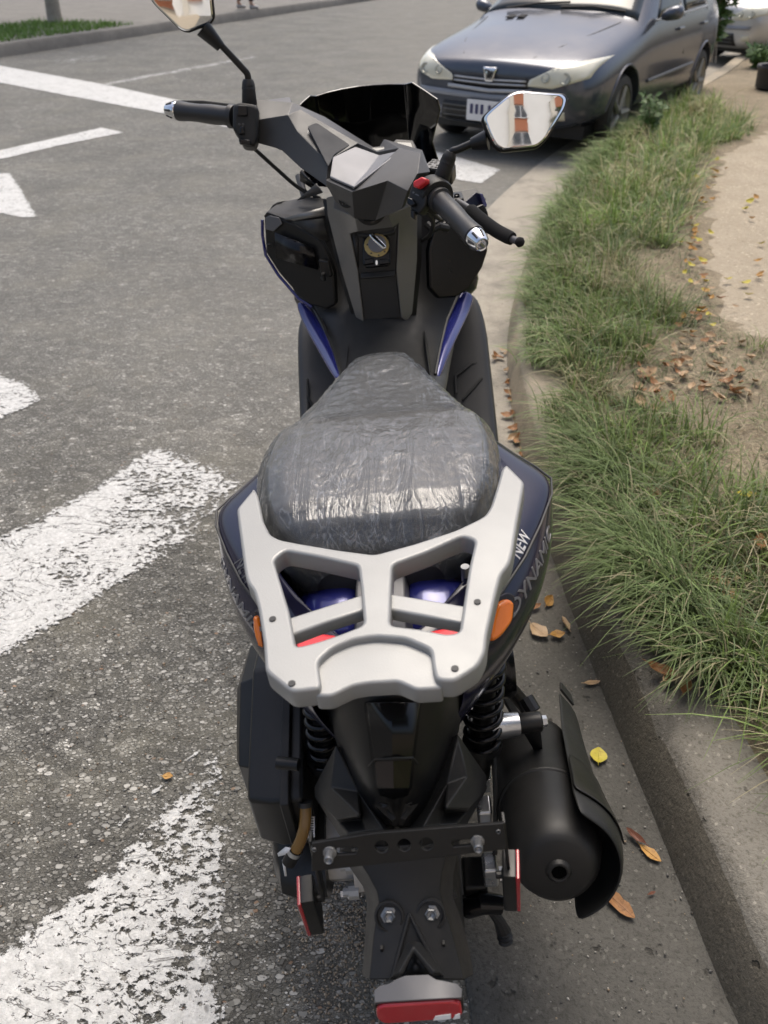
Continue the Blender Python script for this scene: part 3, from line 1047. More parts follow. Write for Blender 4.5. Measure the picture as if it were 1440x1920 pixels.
def sow(nc, y0, y1, wmax, lmin, lmax, per, seed, wid, bare=.0):
    r = np.random.default_rng(seed)
    ky = r.uniform(y0, y1, nc)
    off = r.uniform(.05, 1, nc) ** .9 * wmax
    kx = np.interp(ky, K[:, 1], K[:, 0]) + off * np.where(ky > 3, 1.25, 1.0)
    dens = vnoise(kx, ky, 2.1) + .55 * vnoise(kx + 9, ky, 5.3)
    # leaf-litter hollow and thin ground in front of the path stay mostly bare
    hol = np.exp(-(((kx - HC.x) / .36) ** 2 + ((ky - HC.y) / .26) ** 2))
    thin = np.exp(-(((kx - 1.15) / .25) ** 2 + ((ky - 2.5) / .8) ** 2)) * .9
    nearkerb = np.exp(-((off - .22) / .20) ** 2) * .9
    keep = (dens + nearkerb - 1.7 * hol - thin * .5 + r.normal(0, .25, nc)) > bare
    keep &= ~beyond_path(kx + .10, ky)
    keep &= off > np.where(ky < .50, .10 + .16 * np.clip(.50 - ky, 0, 1), .075)
    kx, ky, off = kx[keep], ky[keep], off[keep]
    P, H, Ls, C, St = [], [], [], [], []
    for x, y, o_ in zip(kx, ky, off):
        m = int(r.integers(per // 2, per))
        rr = r.normal(0, .026, (m, 2))
        P.append(np.stack([x + rr[:, 0], y + rr[:, 1], np.full(m, .142)], 1))
        hh = np.arctan2(rr[:, 1], rr[:, 0]) + r.normal(0, .7, m)
        bias = np.pi * 1.13
        k = .48 if o_ < .35 else .20
        hh = np.where(r.random(m) < k, bias + r.normal(0, .6, m), hh)
        H.append(hh)
        big = r.uniform(lmin, lmax)
        Ls.append(big * r.uniform(.25, 1.15, m))
        St.append(np.clip(r.normal(.72, .28, m), .1, 1.25))
        tone = r.random()
        g = np.array([.160, .225, .065]) * r.uniform(.6, 1.35)
        if tone > .75:
            g = np.array([.135, .185, .085]) * r.uniform(.8, 1.2)
        c = np.repeat(g[None], m, 0) * r.uniform(.75, 1.3, (m, 1))
        dry = r.random(m) < (.20 + .34 * (vnoise(np.array([x + 3]), np.array([y]), 2.7)[0] > .25))
        c[dry] = np.array([.38, .34, .21]) * r.uniform(.7, 1.25, (int(dry.sum()), 1))
        C.append(c)
    P, H, Ls, C, St = (np.concatenate(q_) for q_ in (P, H, Ls, C, St))
    return P, H, Ls, C, St


P, H, Ls, C, St = sow(4200, -1.2, 3.2, 1.9, .06, .23, 38, 3, .004, .02)
blades('verge_grass', P, Ls, rng.uniform(.0026, .0056, len(P)), C, 5, H, St, 'tufted grass growing along the kerb')
# tufts rooted on the kerb's back edge that hang over it
r3 = np.random.default_rng(77)
Pk, Hk, Lk, Ck, Sk = [], [], [], [], []
for k_i in range(420):
    y_ = r3.uniform(.30, 1.15) if k_i < 125 else (r3.uniform(1.9, 6.5) if k_i < 395 else r3.uniform(1.1, 1.95))
    x_ = float(np.interp(y_, K[:, 1], K[:, 0])) + (r3.uniform(.045, .17) + max(0, .55 - y_) * .25 if k_i < 125 else r3.uniform(.05, .16))
    m_ = int(r3.integers(24, 52))
    rr = r3.normal(0, .022, (m_, 2))
    Pk.append(np.stack([x_ + rr[:, 0], y_ + rr[:, 1], np.full(m_, .142)], 1))
    Hk.append(np.pi * 1.08 + r3.normal(0, 1.0, m_))
    Lk.append((r3.uniform(.14, .25) if k_i < 125 else r3.uniform(.09, .20)) * r3.uniform(.5, 1.1, m_))
    Sk.append(np.clip(r3.normal(.9, .22, m_), .3, 1.3))
    g = np.array([.145, .200, .075]) * r3.uniform(.7, 1.3)
    c_k = np.repeat(g[None], m_, 0) * r3.uniform(.75, 1.35, (m_, 1)) * (1 if k_i < 125 else 1.2)
    dr = r3.random(m_) < .14
    c_k[dr] = np.array([.36, .33, .20]) * r3.uniform(.7, 1.2, (int(dr.sum()), 1))
    Ck.append(c_k)
Pk, Hk, Lk, Ck, Sk = (np.concatenate(q_) for q_ in (Pk, Hk, Lk, Ck, Sk))
blades('kerb_grass', Pk, Lk, r3.uniform(.0026, .0056, len(Pk)), Ck, 5, Hk, Sk, 'long grass blades arching over the kerb beside the scooter')
P, H, Ls, C, St = sow(4200, 3.0, 10.5, 2.3, .12, .30, 24, 5, .005, -.75)
blades('verge_grass', P, Ls, rng.uniform(.005, .009, len(P)), C * 1.3, 3, H, St, 'bright grass on the verge beside the parked hatchback')
m = 34000
r2 = np.random.default_rng(21)
ky = r2.uniform(-1.2, 5, m)
kx = np.interp(ky, K[:, 1], K[:, 0]) + r2.uniform(.14, 2.0, m)
P = np.stack([kx, ky, np.full(m, .148)], 1)
k_ = ~beyond_path(kx, ky)
P = P[k_]
blades('dry_straw', P, r2.uniform(.02, .08, len(P)), r2.uniform(.0015, .0035, len(P)), np.where(r2.random((len(P), 1)) < .5, np.array([[.38, .33, .22]]), np.array([[.15, .19, .08]])) * r2.uniform(.6, 1.3, (len(P), 1)), 2, None, r2.uniform(1.0, 1.5, len(P)), 'dry straw lying on the verge soil')
# far strip of lawn
m = 12000
s_ = r2.uniform(-9, 3.6, m)
o_ = r2.uniform(.26, 2.3, m)
pp = a[None] + fd[None] * s_[:, None] + fn_[None] * o_[:, None]
blades('far_lawn', np.concatenate([pp, np.full((m, 1), .14)], 1), r2.uniform(.05, .14, m), r2.uniform(.012, .022, m), np.array([.10, .19, .035]) * r2.uniform(.7, 1.3, (m, 1)), 2, None, r2.uniform(.2, .9, m), 'mown lawn strip across the street')

# ================================================================== leaves and litter
def leaf_me(name, L, W, curl, fold, mat, seed):
    r = random.Random(seed)
    rows = []
    for i in range(7):
        t = i / 6
        w_ = W * .5 * math.sin(math.pi * min(t * .93 + .05, 1)) ** .8 * (1 + r.uniform(-.12, .12))
        z = curl * (t - .5) ** 2 * L * 2.2 + r.uniform(-.03, .03) * L
        row = []
        for u_ in (-1, -.5, 0, .5, 1):
            row.append(Vector(((t - .5) * L, u_ * w_, z + fold * abs(u_) ** 1.3 * w_ + (0 if u_ else -.0006))))
        rows.append(row)
    v = [p for q_ in rows for p in q_]
    f = grid_faces(7, 5)
    k = len(v)
    sv_, sf_ = tube_vf([rows[0][2] - Vector((L * .22, 0, -.002)), rows[0][2], rows[6][2]], [.0006, .0008, .0003], 4)
    v += sv_
    f += [tuple(i + k for i in q_) for q_ in sf_]
    me = bpy.data.meshes.new(name)
    me.from_pydata([tuple(p) for p in v], [], f)
    finish(me, mat, 180)
    zmin = min(p.z for p in v)
    for vt in me.vertices:
        vt.co.z -= zmin
    return me


def leafmat(name, a_, b_, c3):
    n = N(name)
    c = n.mix(n.ramp(n.noise(60, 4), [(.35, 0), (.65, 1)]), a_, b_)
    c = n.mix(n.ramp(n.noise(140, 5, .7), [(.55, 0), (.68, .8)]), c, c3)
    n.set(col=c, rough=.55, spec=.4, normal=n.bump(n.noise(180, 3), .4, .002))
    return n.m


LM_ = {'yellow': leafmat('yellow_leaf', (.42, .36, .03), (.50, .42, .05), (.30, .20, .02)),
       'brown': leafmat('brown_leaf', (.24, .11, .04), (.33, .17, .07), (.10, .045, .02)),
       'ochre': leafmat('ochre_leaf', (.44, .24, .06), (.50, .29, .09), (.24, .10, .03)),
       'tan': leafmat('tan_leaf', (.40, .27, .15), (.48, .35, .22), (.22, .13, .07)),
       'dark': leafmat('dark_red_leaf', (.14, .055, .035), (.19, .08, .05), (.07, .03, .02))}


def place_leaf(px, py, z, col, L, label, rot=None, wr=.5, curl=.25, fold=.3, tilt=0, group=None, nm='fallen_leaf', seed=1):
    p = U(px, py, z=z)
    o = ob(nm, leaf_me(nm, L, L * wr, curl, fold, LM_[col], seed), None, p + Vector((0, 0, .002)), (tilt, 0, rot if rot is not None else random.uniform(0, 6.3)))
    return tag(o, label, 'leaf', group)


place_leaf(1122, 1418, .011, 'yellow', .038, 'yellow leaf on the gutter just right of the muffler', R(75), .85, .1, .12, seed=2)
place_leaf(1190, 1572, .010, 'dark', .040, 'dark red curled leaf touching an ochre leaf on the gutter', R(130), .38, .3, .9, seed=3)
place_leaf(1219, 1602, .010, 'ochre', .042, 'ochre leaf on the gutter right of the muffler tip', R(-48), .45, .1, .2, seed=4)
place_leaf(1160, 1698, .010, 'brown', .062, 'large brown leaf on the gutter below the muffler', R(-50), .42, .12, .35, seed=5)
place_leaf(1222, 1676, .010, 'dark', .014, 'tiny reddish leaf scrap near the kerb foot', R(20), .4, .1, .3, seed=6)
place_leaf(1028, 1128, .012, 'ochre', .040, 'upright ochre leaf on the gutter behind the right fairing', R(60), .7, .2, .3, R(30), seed=7)
place_leaf(1010, 1186, .012, 'tan', .052, 'broad tan leaf on the gutter under the right fairing', R(-55), .75, .15, .25, seed=8)
place_leaf(1045, 1192, .012, 'ochre', .035, 'small ochre leaf next to the broad tan leaf', R(10), .7, .2, .3, seed=9)
place_leaf(1058, 1172, .012, 'tan', .046, 'folded tan leaf standing by the kerb foot', R(100), .35, .2, .9, R(20), seed=10)
place_leaf(1003, 1140, .012, 'brown', .036, 'brown leaf half hidden by the right fairing', R(30), .5, .2, .5, seed=11)
place_leaf(1240, 1262, .16, 'brown', .058, 'dark brown curled leaf on the kerb top at the grass edge', R(-35), .5, .35, .7, seed=12)
place_leaf(1258, 1272, .158, 'tan', .050, 'tan leaf beside the dark curled leaf on the kerb top', R(35), .5, .2, .4, seed=13)
place_leaf(1284, 1292, .160, 'brown', .046, 'brown leaf in the grass edge, rightmost of the three on the kerb', R(60), .5, .35, .6, seed=14)
place_leaf(315, 1457, .004, 'ochre', .020, 'small brown leaf scrap at the worn paint edge on the road', R(0), .7, .1, .2, seed=15)
place_leaf(1110, 1282, .010, 'tan', .036, 'pale dry leaf scrap at the foot of the kerb', R(10), .4, .2, .3, seed=16)
place_leaf(1398, 930, .19, 'yellow', .05, 'greenish yellow leaf in the grass at the right edge', R(0), .5, .2, .3, seed=17)
place_leaf(1424, 1022, .18, 'brown', .06, 'brown curled leaf in the grass at the right edge', R(70), .5, .3, .6, seed=18)

PROTO = {}
for i, c in enumerate(('tan', 'brown', 'ochre', 'tan', 'yellow', 'brown')):
    PROTO[i] = leaf_me('fallen_leaf', .05, .05 * (.42 + .06 * i), .25 + .1 * (i % 3), .25 + .15 * (i % 4), LM_[c], 40 + i)


def litter(nn, region, z, sizes, label, group, kinds, seed):
    r = random.Random(seed)
    for _ in range(nn):
        t, u_ = r.random(), r.gauss(0, .5)
        i = r.randrange(len(region) - 1)
        x0, y0, s0 = region[i]
        x1, y1, s1 = region[i + 1]
        x, y, sp = x0 + (x1 - x0) * t, y0 + (y1 - y0) * t, s0 + (s1 - s0) * t
        p = U(x + u_ * sp, y + r.gauss(0, .45) * sp * .55, z=z)
        o = ob('fallen_leaf', PROTO[r.choice(kinds)], None, p, (r.uniform(-.5, .5), r.uniform(-.4, .4), r.uniform(0, 6.3)))
        o.location.z += .004
        k = r.uniform(*sizes) / .05
        o.scale = (k, k, k)
        tag(o, label, 'leaf', group)


litter(85, [(1190, 745, 55), (1250, 690, 80), (1310, 650, 90), (1400, 740, 70)], .158, (.025, .055), 'dry tan leaf in the litter patch on the verge', 'leaves in the litter patch', [0, 1, 3, 0, 3, 5], 1)
litter(70, [(1300, 620, 45), (1330, 560, 40), (1300, 470, 26), (1320, 380, 22), (1345, 300, 14)], .170, (.025, .05), 'small ochre leaf along the edge of the sandy path', 'leaves along the path edge', [0, 2, 2, 4, 4, 1], 2)
litter(34, [(935, 660, 20), (955, 720, 22), (972, 790, 22), (985, 860, 16)], .012, (.025, .05), 'dry brown leaf in the gutter beside the floor board', 'leaves in the gutter', [0, 1, 3, 5], 3)
litter(24, [(1120, 900, 70), (1250, 1000, 110), (1390, 1120, 60)], .17, (.025, .045), 'dry leaf caught between the grass tufts', 'leaves in the grass', [0, 1, 3, 5], 4)
litter(12, [(1400, 330, 50), (1400, 470, 60), (1420, 580, 30)], .170, (.03, .05), 'yellow leaf lying on the sandy path', 'leaves on the path', [2, 4], 5)

# blue sweet wrapper in the gutter
q = U(994, 884, z=.014)
vv = []
for i in range(5):
    for j in range(5):
        vv.append((q.x + (i - 2) * .012 + random.uniform(-.004, .004), q.y + (j - 2) * .011, .016 + random.uniform(0, .022)))
n = N('wrapper_foil')
n.set(col=n.ramp(n.noise(55, 2), [(.42, (.02, .28, .45)), (.55, (.05, .42, .62)), (.62, (.55, .60, .62)), (.7, (.45, .06, .05))]), rough=.3)
tag(mesh('sweet_wrapper', vv, grid_faces(5, 5), n.m, solid=.0005, smooth=0), 'crumpled blue sweet wrapper in the gutter behind the right fairing', 'wrapper')

# loose grit on road and gutter, far too many grains to count
def grit(name, P, sz, mats, label):
    base = np.array([(1, 0, 0), (-1, 0, 0), (0, 1, 0), (0, -1, 0), (0, 0, 1), (0, 0, -.6)], float)
    tri = np.array([(0, 2, 4), (2, 1, 4), (1, 3, 4), (3, 0, 4), (2, 0, 5), (1, 2, 5), (3, 1, 5), (0, 3, 5)])
    n_ = len(P)
    th = rng.uniform(0, 6.3, n_)
    sc_ = sz[:, None] * rng.uniform([.7, .5, .25], [1.3, .9, .5], (n_, 3))
    b_ = base[None] * sc_[:, None, :] * rng.uniform(.7, 1.2, (n_, 6, 1))
    x = b_[..., 0] * np.cos(th)[:, None] - b_[..., 1] * np.sin(th)[:, None]
    y = b_[..., 0] * np.sin(th)[:, None] + b_[..., 1] * np.cos(th)[:, None]
    V = np.stack([x, y, b_[..., 2]], -1) + P[:, None, :]
    me = bpy.data.meshes.new(name)
    me.vertices.add(n_ * 6)
    me.vertices.foreach_set('co', V.astype(np.float32).ravel())
    F = (tri[None] + (np.arange(n_) * 6)[:, None, None]).reshape(-1)
    me.loops.add(len(F))
    me.loops.foreach_set('vertex_index', F.astype(np.int32))
    me.polygons.add(len(F) // 3)
    me.polygons.foreach_set('loop_start', np.arange(0, len(F), 3, dtype=np.int32))
    me.update(calc_edges=True)
    for mt_ in mats:
        me.materials.append(mt_)
    me.polygons.foreach_set('material_index', np.repeat(rng.integers(0, len(mats), n_), 8).astype(np.int32))
    o = ob(name, me)
    o['kind'] = 'stuff'
    o['label'] = label
    return o


gm = [simple('grit_grey', (.16, .155, .145), .8), simple('grit_pale', (.34, .33, .30), .8), simple('grit_dark', (.075, .072, .068), .8), simple('grit_tan', (.26, .20, .14), .8)]
m = 5200
P = np.stack([rng.uniform(-1.3, .1, m), rng.uniform(-.55, 1.0, m) ** 1, np.full(m, .0012)], 1)
grit('loose_chippings', P, rng.uniform(.0012, .0048, m) * rng.uniform(.5, 1, m), gm, 'loose stone chippings on the road')
m = 2600
yy = rng.uniform(-.5, 3.0, m)
P = np.stack([np.interp(yy, K[:, 1], K[:, 0]) - rng.uniform(.035, .46, m) ** 1.0, yy, np.full(m, .010)], 1)
m = 1500
q = U(652, 1735, z=0)
P = np.stack([q.x + rng.normal(0, .05, m), q.y + rng.normal(0, .09, m), np.full(m, .0012)], 1)
grit('sandy_dirt', P, rng.uniform(.001, .0035, m), [simple('sandy_grain', (.27, .22, .16), .9), simple('sandy_grain_pale', (.36, .31, .24), .9)], 'sandy dirt gathered on the road left of the mud flap')
m = 2600
yy = rng.uniform(-.5, 3.0, m)
P = np.stack([np.interp(yy, K[:, 1], K[:, 0]) - rng.uniform(.035, .46, m) ** 1.0, yy, np.full(m, .010)], 1)
grit('gutter_grit', P, rng.uniform(.0008, .0042, m) * rng.uniform(.4, 1, m), gm, 'grit in the concrete gutter')

# ================================================================== across the street and around
M['bark'] = soil_mat('pale_bark', (.34, .30, .25), (.46, .42, .36), (.20, .17, .14))
n = N('tree_leaf')
n.set(col=n.mix(n.noise(3, 3), (.045, .10, .022), (.10, .17, .04)), rough=.5)
M['leafm'] = n.m


def tree(name, base, h, rad, trunk_r, label, nleaf=2600, zc=None, mat=None, leaf=.14):
    T = empty(name, base)
    tag(T, label, 'tree')
    pts = [(0, 0, -.05), (.02, 0, .25), (.05, .04, h * .25), (.02, .10, h * .5), (.1, .05, h * .75)]
    tr = tube('trunk', crom(pts, 4), [trunk_r * (1.45 if i == 0 else 1.25 if i < 2 else 1 - .03 * i) for i in range(17)], M['bark'], T, n=14, smooth=180)
    r = random.Random(len(name) + int(h * 10))
    for k in range(6):
        an = k * 1.05 + r.uniform(-.3, .3)
        p0 = Vector((.03, .08, h * r.uniform(.42, .6)))
        tube('limb', crom([p0, p0 + Vector((math.cos(an) * rad * .3, math.sin(an) * rad * .3, h * .12)), p0 + Vector((math.cos(an) * rad * .7, math.sin(an) * rad * .7, h * .2))], 3), [trunk_r * .5 * (1 - .1 * i) for i in range(7)], M['bark'], tr, n=7, smooth=180)
    v, f = [], []
    for k in range(nleaf):
        d = Vector((r.gauss(0, 1), r.gauss(0, 1), r.gauss(0, .8))).normalized() * rad * r.uniform(.35, 1.08) ** .6
        lump = .8 + .25 * math.sin(d.x * 2.3 + 1) * math.sin(d.y * 2.1) + .15 * math.sin(d.z * 4)
        c = Vector((0, 0, zc or h * .78)) + d * lump
        ax = Vector((r.gauss(0, 1), r.gauss(0, 1), r.gauss(0, .5))).normalized()
        b_ = ax.orthogonal().normalized()
        s = leaf * r.uniform(.6, 1.3)
        i0 = len(v)
        v += [c - ax * s, c + b_ * s * .4, c + ax * s, c - b_ * s * .4]
        f.append((i0, i0 + 1, i0 + 2, i0 + 3))
    mesh('crown', v, f, mat or M['leafm'], T, smooth=0, fixn=False)
    return T


q = U(103, 44, z=.14)
tree('street_tree', (q.x, q.y, .13), 6.0, 2.2, .14, 'pale barked street tree on the lawn strip across the street')
# leafy shrub leaning over the rear of the hatchback, weeds beneath
def shrub(name, base, h, w_, nst, label, leaf=.05, white=0, seed=1):
    T = empty(name, base)
    tag(T, label, 'shrub')
    r = random.Random(seed)
    v, f, sv_ = [], [], []
    for k in range(nst):
        an = r.uniform(0, 6.3)
        tip = Vector((math.cos(an) * w_ * r.uniform(.4, 1), math.sin(an) * w_ * r.uniform(.4, 1), h * r.uniform(.5, 1)))
        path = [Vector((r.gauss(0, .03), r.gauss(0, .03), 0)), tip * .45 + Vector((0, 0, h * .2)), tip]
        path = [Vector(p) for p in crom(path, 5)]
        sv_.append(tube_vf(path, [.008 * (1 - .07 * i) for i in range(len(path))], 5))
        for p in path[2:]:
            for _ in range(5):
                ax = Vector((r.gauss(0, 1), r.gauss(0, 1), r.gauss(0, .6))).normalized()
                b_ = ax.orthogonal().normalized()
                s = leaf * r.uniform(.6, 1.3)
                c = p + ax * s * 1.2
                i0 = len(v)
                v += [c - ax * s, c - ax * s * .2 + b_ * s * .45, c + ax * s, c - ax * s * .2 - b_ * s * .45]
                f.append((i0, i0 + 1, i0 + 2, i0 + 3))
    multi('stems', sv_, M['bark'], T)
    mesh('foliage', v, f, M['leafm'], T, smooth=0, fixn=False)
    if white:
        fv_ = []
        for k in range(white):
            an = r.uniform(0, 6.3)
            c = Vector((math.cos(an) * w_ * .8, math.sin(an) * w_ * .8, h * r.uniform(.6, .95)))
            fv_.append(c)
        for c in fv_:
            lathe('white_blossom', c, (r.uniform(-.5, .5), -1, .4), [(-.02, .01), (0, .04), (.015, .05), (.02, .03), (.01, .0)], M['white'], T, n=10, smooth=40)
    return T


q = U(1352, 128, z=.15)
shrub('overhanging_shrub', (q.x + .02, q.y + .55, .15), 1.25, .30, 15, 'tall leafy shrub with white blossoms rising behind the rear of the dark hatchback', .07, 7, 3)
q = U(1185, 262, z=.15)
shrub('kerb_weed', (q.x + .10, q.y - .05, .15), .30, .12, 14, 'small upright weed at the kerb beside the front wheel of the hatchback', .022, 0, 5)
q = U(1415, 128, z=.15)
shrub('low_weed', (q.x + .1, q.y, .15), .20, .22, 18, 'low green weed at the right edge above the dark planter', .05, 0, 8)
q = U(1432, 168, z=.15)
pt = lathe('planter_tub', (q.x + .12, q.y, .15), (0, 0, 1), [(0, .17), (.02, .20), (.17, .21), (.19, .225), (.21, .22), (.205, .19), (.15, .185), (.15, 0)], simple('black_tub', (.03, .03, .032), .6, dust=.3), None, n=28, smooth=40)
tag(pt, 'dark round planter tub on the verge at the right edge', 'planter')

# ------------------------------------------------------------------ pedestrian across the street
def skin_mesh(name, chain, mat, parent, sub=2):
    """chain: list of (index, (x,y,z), radius, parent index)"""
    me = bpy.data.meshes.new(name)
    me.from_pydata([c[1] for c in chain], [(c[3], c[0]) for c in chain if c[3] is not None], [])
    me.materials.append(mat)
    o = ob(name, me, parent)
    m_ = o.modifiers.new('k', 'SKIN')
    m_.use_smooth_shade = True
    me.skin_vertices or None
    bm = bmesh.new()
    bm.from_mesh(me)
    ly = bm.verts.layers.skin.verify()
    bm.verts.ensure_lookup_table()
    for c in chain:
        rr_ = c[2] if isinstance(c[2], tuple) else (c[2], c[2])
        bm.verts[c[0]][ly].radius = rr_
        bm.verts[c[0]][ly].use_root = c[3] is None
    bm.to_mesh(me)
    bm.free()
    s_2 = o.modifiers.new('s', 'SUBSURF')
    s_2.levels = s_2.render_levels = sub
    return o


q1 = U(466, 17, z=.15)
PP = empty('person', (q1.x, q1.y, .15), (0, 0, R(95)))
tag(PP, 'person in dark trousers and pale shoes walking on the far pavement', 'person')
cl = {'skin': simple('skin', (.42, .25, .17), .5), 'tr': simple('dark_trousers', (.012, .013, .020), .8), 'sh': simple('grey_shirt', (.20, .21, .23), .85), 'shoe': simple('pale_shoes', (.42, .40, .38), .6), 'hair': simple('dark_hair', (.015, .012, .010), .5)}
# facing -y in local space, mid stride along y
hip = [(0, (0, 0, .98), (.15, .11), None), (1, (0, 0, 1.15), (.14, .10), 0), (2, (0, .0, 1.36), (.17, .11), 1), (3, (0, 0, 1.47), (.07, .065), 2), (4, (0, -.02, 1.56), (.062, .065), 3), (5, (0, -.03, 1.66), (.078, .095), 4), (6, (0, -.025, 1.74), (.06, .075), 5),
       (7, (-.19, 0, 1.40), .055, 2), (8, (-.24, .06, 1.14), .045, 7), (9, (-.23, -.04, .92), .034, 8), (10, (-.225, -.07, .84), (.022, .038), 9),
       (11, (.19, 0, 1.40), .055, 2), (12, (.24, -.05, 1.14), .045, 11), (13, (.23, -.16, .94), .034, 12), (14, (.225, -.19, .86), (.022, .038), 13),
       (15, (-.10, -.02, .88), .085, 0), (16, (-.10, -.10, .50), .060, 15), (17, (-.10, -.06, .10), .040, 16), (18, (-.10, -.16, .035), (.034, .028), 17),
       (19, (.10, .02, .88), .085, 0), (20, (.10, .08, .50), .060, 19), (21, (.10, .22, .11), .040, 20), (22, (.10, .13, .035), (.034, .028), 21)]
skin_mesh('body', hip, cl['skin'], PP)
skin_mesh('trousers', [(0, (0, 0, 1.02), (.165, .125), None), (1, (-.10, -.02, .86), .105, 0), (2, (-.10, -.10, .50), .080, 1), (3, (-.10, -.065, .13), .068, 2), (4, (.10, .02, .86), .105, 0), (5, (.10, .08, .50), .080, 4), (6, (.10, .205, .14), .068, 5)], cl['tr'], PP)
skin_mesh('shirt', [(0, (0, 0, 1.02), (.17, .13), None), (1, (0, 0, 1.18), (.16, .12), 0), (2, (0, 0, 1.38), (.185, .125), 1), (3, (0, 0, 1.46), (.085, .08), 2), (4, (-.19, 0, 1.41), .075, 2), (5, (-.23, .05, 1.22), .062, 4), (6, (.19, 0, 1.41), .075, 2), (7, (.23, -.04, 1.22), .062, 6)], cl['sh'], PP)
for x, y in ((-.10, -.06), (.10, .22)):
    skin_mesh('shoe', [(0, (x, y + .04, .05), (.045, .05), None), (1, (x, y - .06, .045), (.048, .042), 0), (2, (x, y - .17, .035), (.042, .03), 1)], cl['shoe'], PP)
skin_mesh('hair', [(0, (0, .005, 1.70), (.088, .105), None), (1, (0, -.01, 1.765), (.065, .075), 0)], cl['hair'], PP)
for s in (-1, 1):
    lathe('eye', (s * .03, -.118, 1.665), (0, -1, 0), [(-.004, .011), (.003, .008), (.005, .0)], M['ink'], PP, n=10)
lathe('nose', (0, -.118, 1.635), (0, -1, -.5), [(-.01, .012), (.008, .010), (.016, .002)], cl['skin'], PP, n=8)
tube('mouth', [Vector((-.022, -.108, 1.605)), Vector((0, -.116, 1.603)), Vector((.022, -.108, 1.605))], .004, simple('lips', (.30, .10, .09), .5), PP, n=6)

# ------------------------------------------------------------------ what the mirrors see behind the camera
M['render_w'] = concrete_mat('white_render', (.70, .69, .66), (.78, .77, .74), (.62, .60, .56), scale=.2)
M['terra'] = simple('terracotta_panel', (.36, .13, .06), .8)
M['cream'] = simple('cream_render', (.60, .56, .48), .85)
BX = empty('apartment_block', (1.0, -15.0, 0))
tag(BX, 'white apartment block with terracotta window panels, seen only in the right mirror', 'building')
W_, H_ = 22.0, 24.0
wall = mesh('wall', [(-4, 0, 0), (W_, 0, 0), (W_, 0, H_), (-4, 0, H_), (-4, -8, 0), (W_, -8, 0), (W_, -8, H_), (-4, -8, H_)], [(0, 1, 2, 3), (4, 7, 6, 5), (0, 3, 7, 4), (1, 5, 6, 2), (3, 2, 6, 7)], M['render_w'], BX, smooth=0)
for i in range(6):
    x0 = -3.0 + i * 4.1
    box('pier', (x0 + .1, .16, H_ / 2), (.5, .34, H_), M['cream'], wall)
    for k in range(8):
        z0 = 1.2 + k * 2.8
        box('panel', (x0 + 1.0, .05, z0 + .55), (1.25, .10, 1.35), M['terra'], wall)
        wn = box('window', (x0 + 1.0, .03, z0 + 1.9), (1.25, .06, 1.25), M['glass_dark'], wall)
        for dx_ in (-.6, 0, .6):
            box('window_frame', (x0 + 1.0 + dx_, .07, z0 + 1.9), (.06, .05, 1.25), M['white'], wn)
        box('window_sill', (x0 + 1.0, .10, z0 + 1.26), (1.35, .14, .06), M['white'], wn)
structure(mesh('rear_pavement', [(-40, -40, .012), (-.9, -40, .012), (-.9, -4.2, .012), (-40, -4.2, .012)], [(0, 1, 2, 3)], M['sand'], smooth=0))
FN = empty('railing_fence', (-9, -15.5, 0))
tag(FN, 'dark metal railing fence, seen only in the left mirror', 'fence')
for z in (.25, 1.55):
    box('rail', (5, 0, z), (16, .05, .05), M['satin'], FN)
pk = bpy.data.meshes.new('picket')
vv, f_ = box_vf((0, 0, .85), (.025, .025, 1.65))
pk.from_pydata([tuple(p) for p in vv], [], f_)
pk.materials.append(M['satin'])
for i in range(110):
    ob('picket', pk, FN, (-3 + i * .145, 0, 0))
B2 = empty('brick_house', (-9, -21, 0))
tag(B2, 'low brick house behind the railing fence, seen only in the left mirror', 'building')
hw = box('wall', (4, -2, 1.8), (15, 4, 3.6), M['terra'], B2)
box('roof', (4, -1.8, 3.75), (15.8, 5, .3), M['dgrey'], B2)
for i in range(5):
    wn = box('window', (-1.5 + i * 2.8, .03, 1.7), (1.5, .08, 1.3), M['cream'], hw)
    box('pane', (-1.5 + i * 2.8, .08, 1.7), (1.3, .03, 1.1), M['glass_dark'], wn)

# broad tree on the verge behind the photographer's right shoulder: its leaves litter the verge and its crown shades the near gutter
tree('verge_tree', (3.5, -1.9, .14), 5.6, 2.5, .16, 'broad verge tree standing behind the camera on the right', 5200, 4.4, None, .13)


# ================================================================== the scooter
SC = empty('motor_scooter', (0, 0, 0), (0, -LEAN, 0))
tag(SC, 'black and navy motor scooter with silver rear rack and film wrapped seat', 'scooter')


def Y(px, py, y):
    return S(px, py, y=y)


def pm(name, pts, faces, mat, parent=SC, **k):           # facets from (px, py, y) triples
    return mesh(name, [Y(*p) if not isinstance(p, Vector) else p for p in pts], faces, mat, parent, **k)


def bolt(p, d, r, mat, parent, name='bolt', h=.006):
    d = Vector(d).normalized()
    p = Vector(p)
    b = lathe(name, p, d, [(-.004, r * 1.5), (0, r * 1.5), (.0005, r * 1.45), (.001, r), (h, r), (h + .001, r * .8), (h - .001, r * .5), (h - .002, 0)], mat, parent, n=6 if r > .006 else 10, smooth=30)
    return b


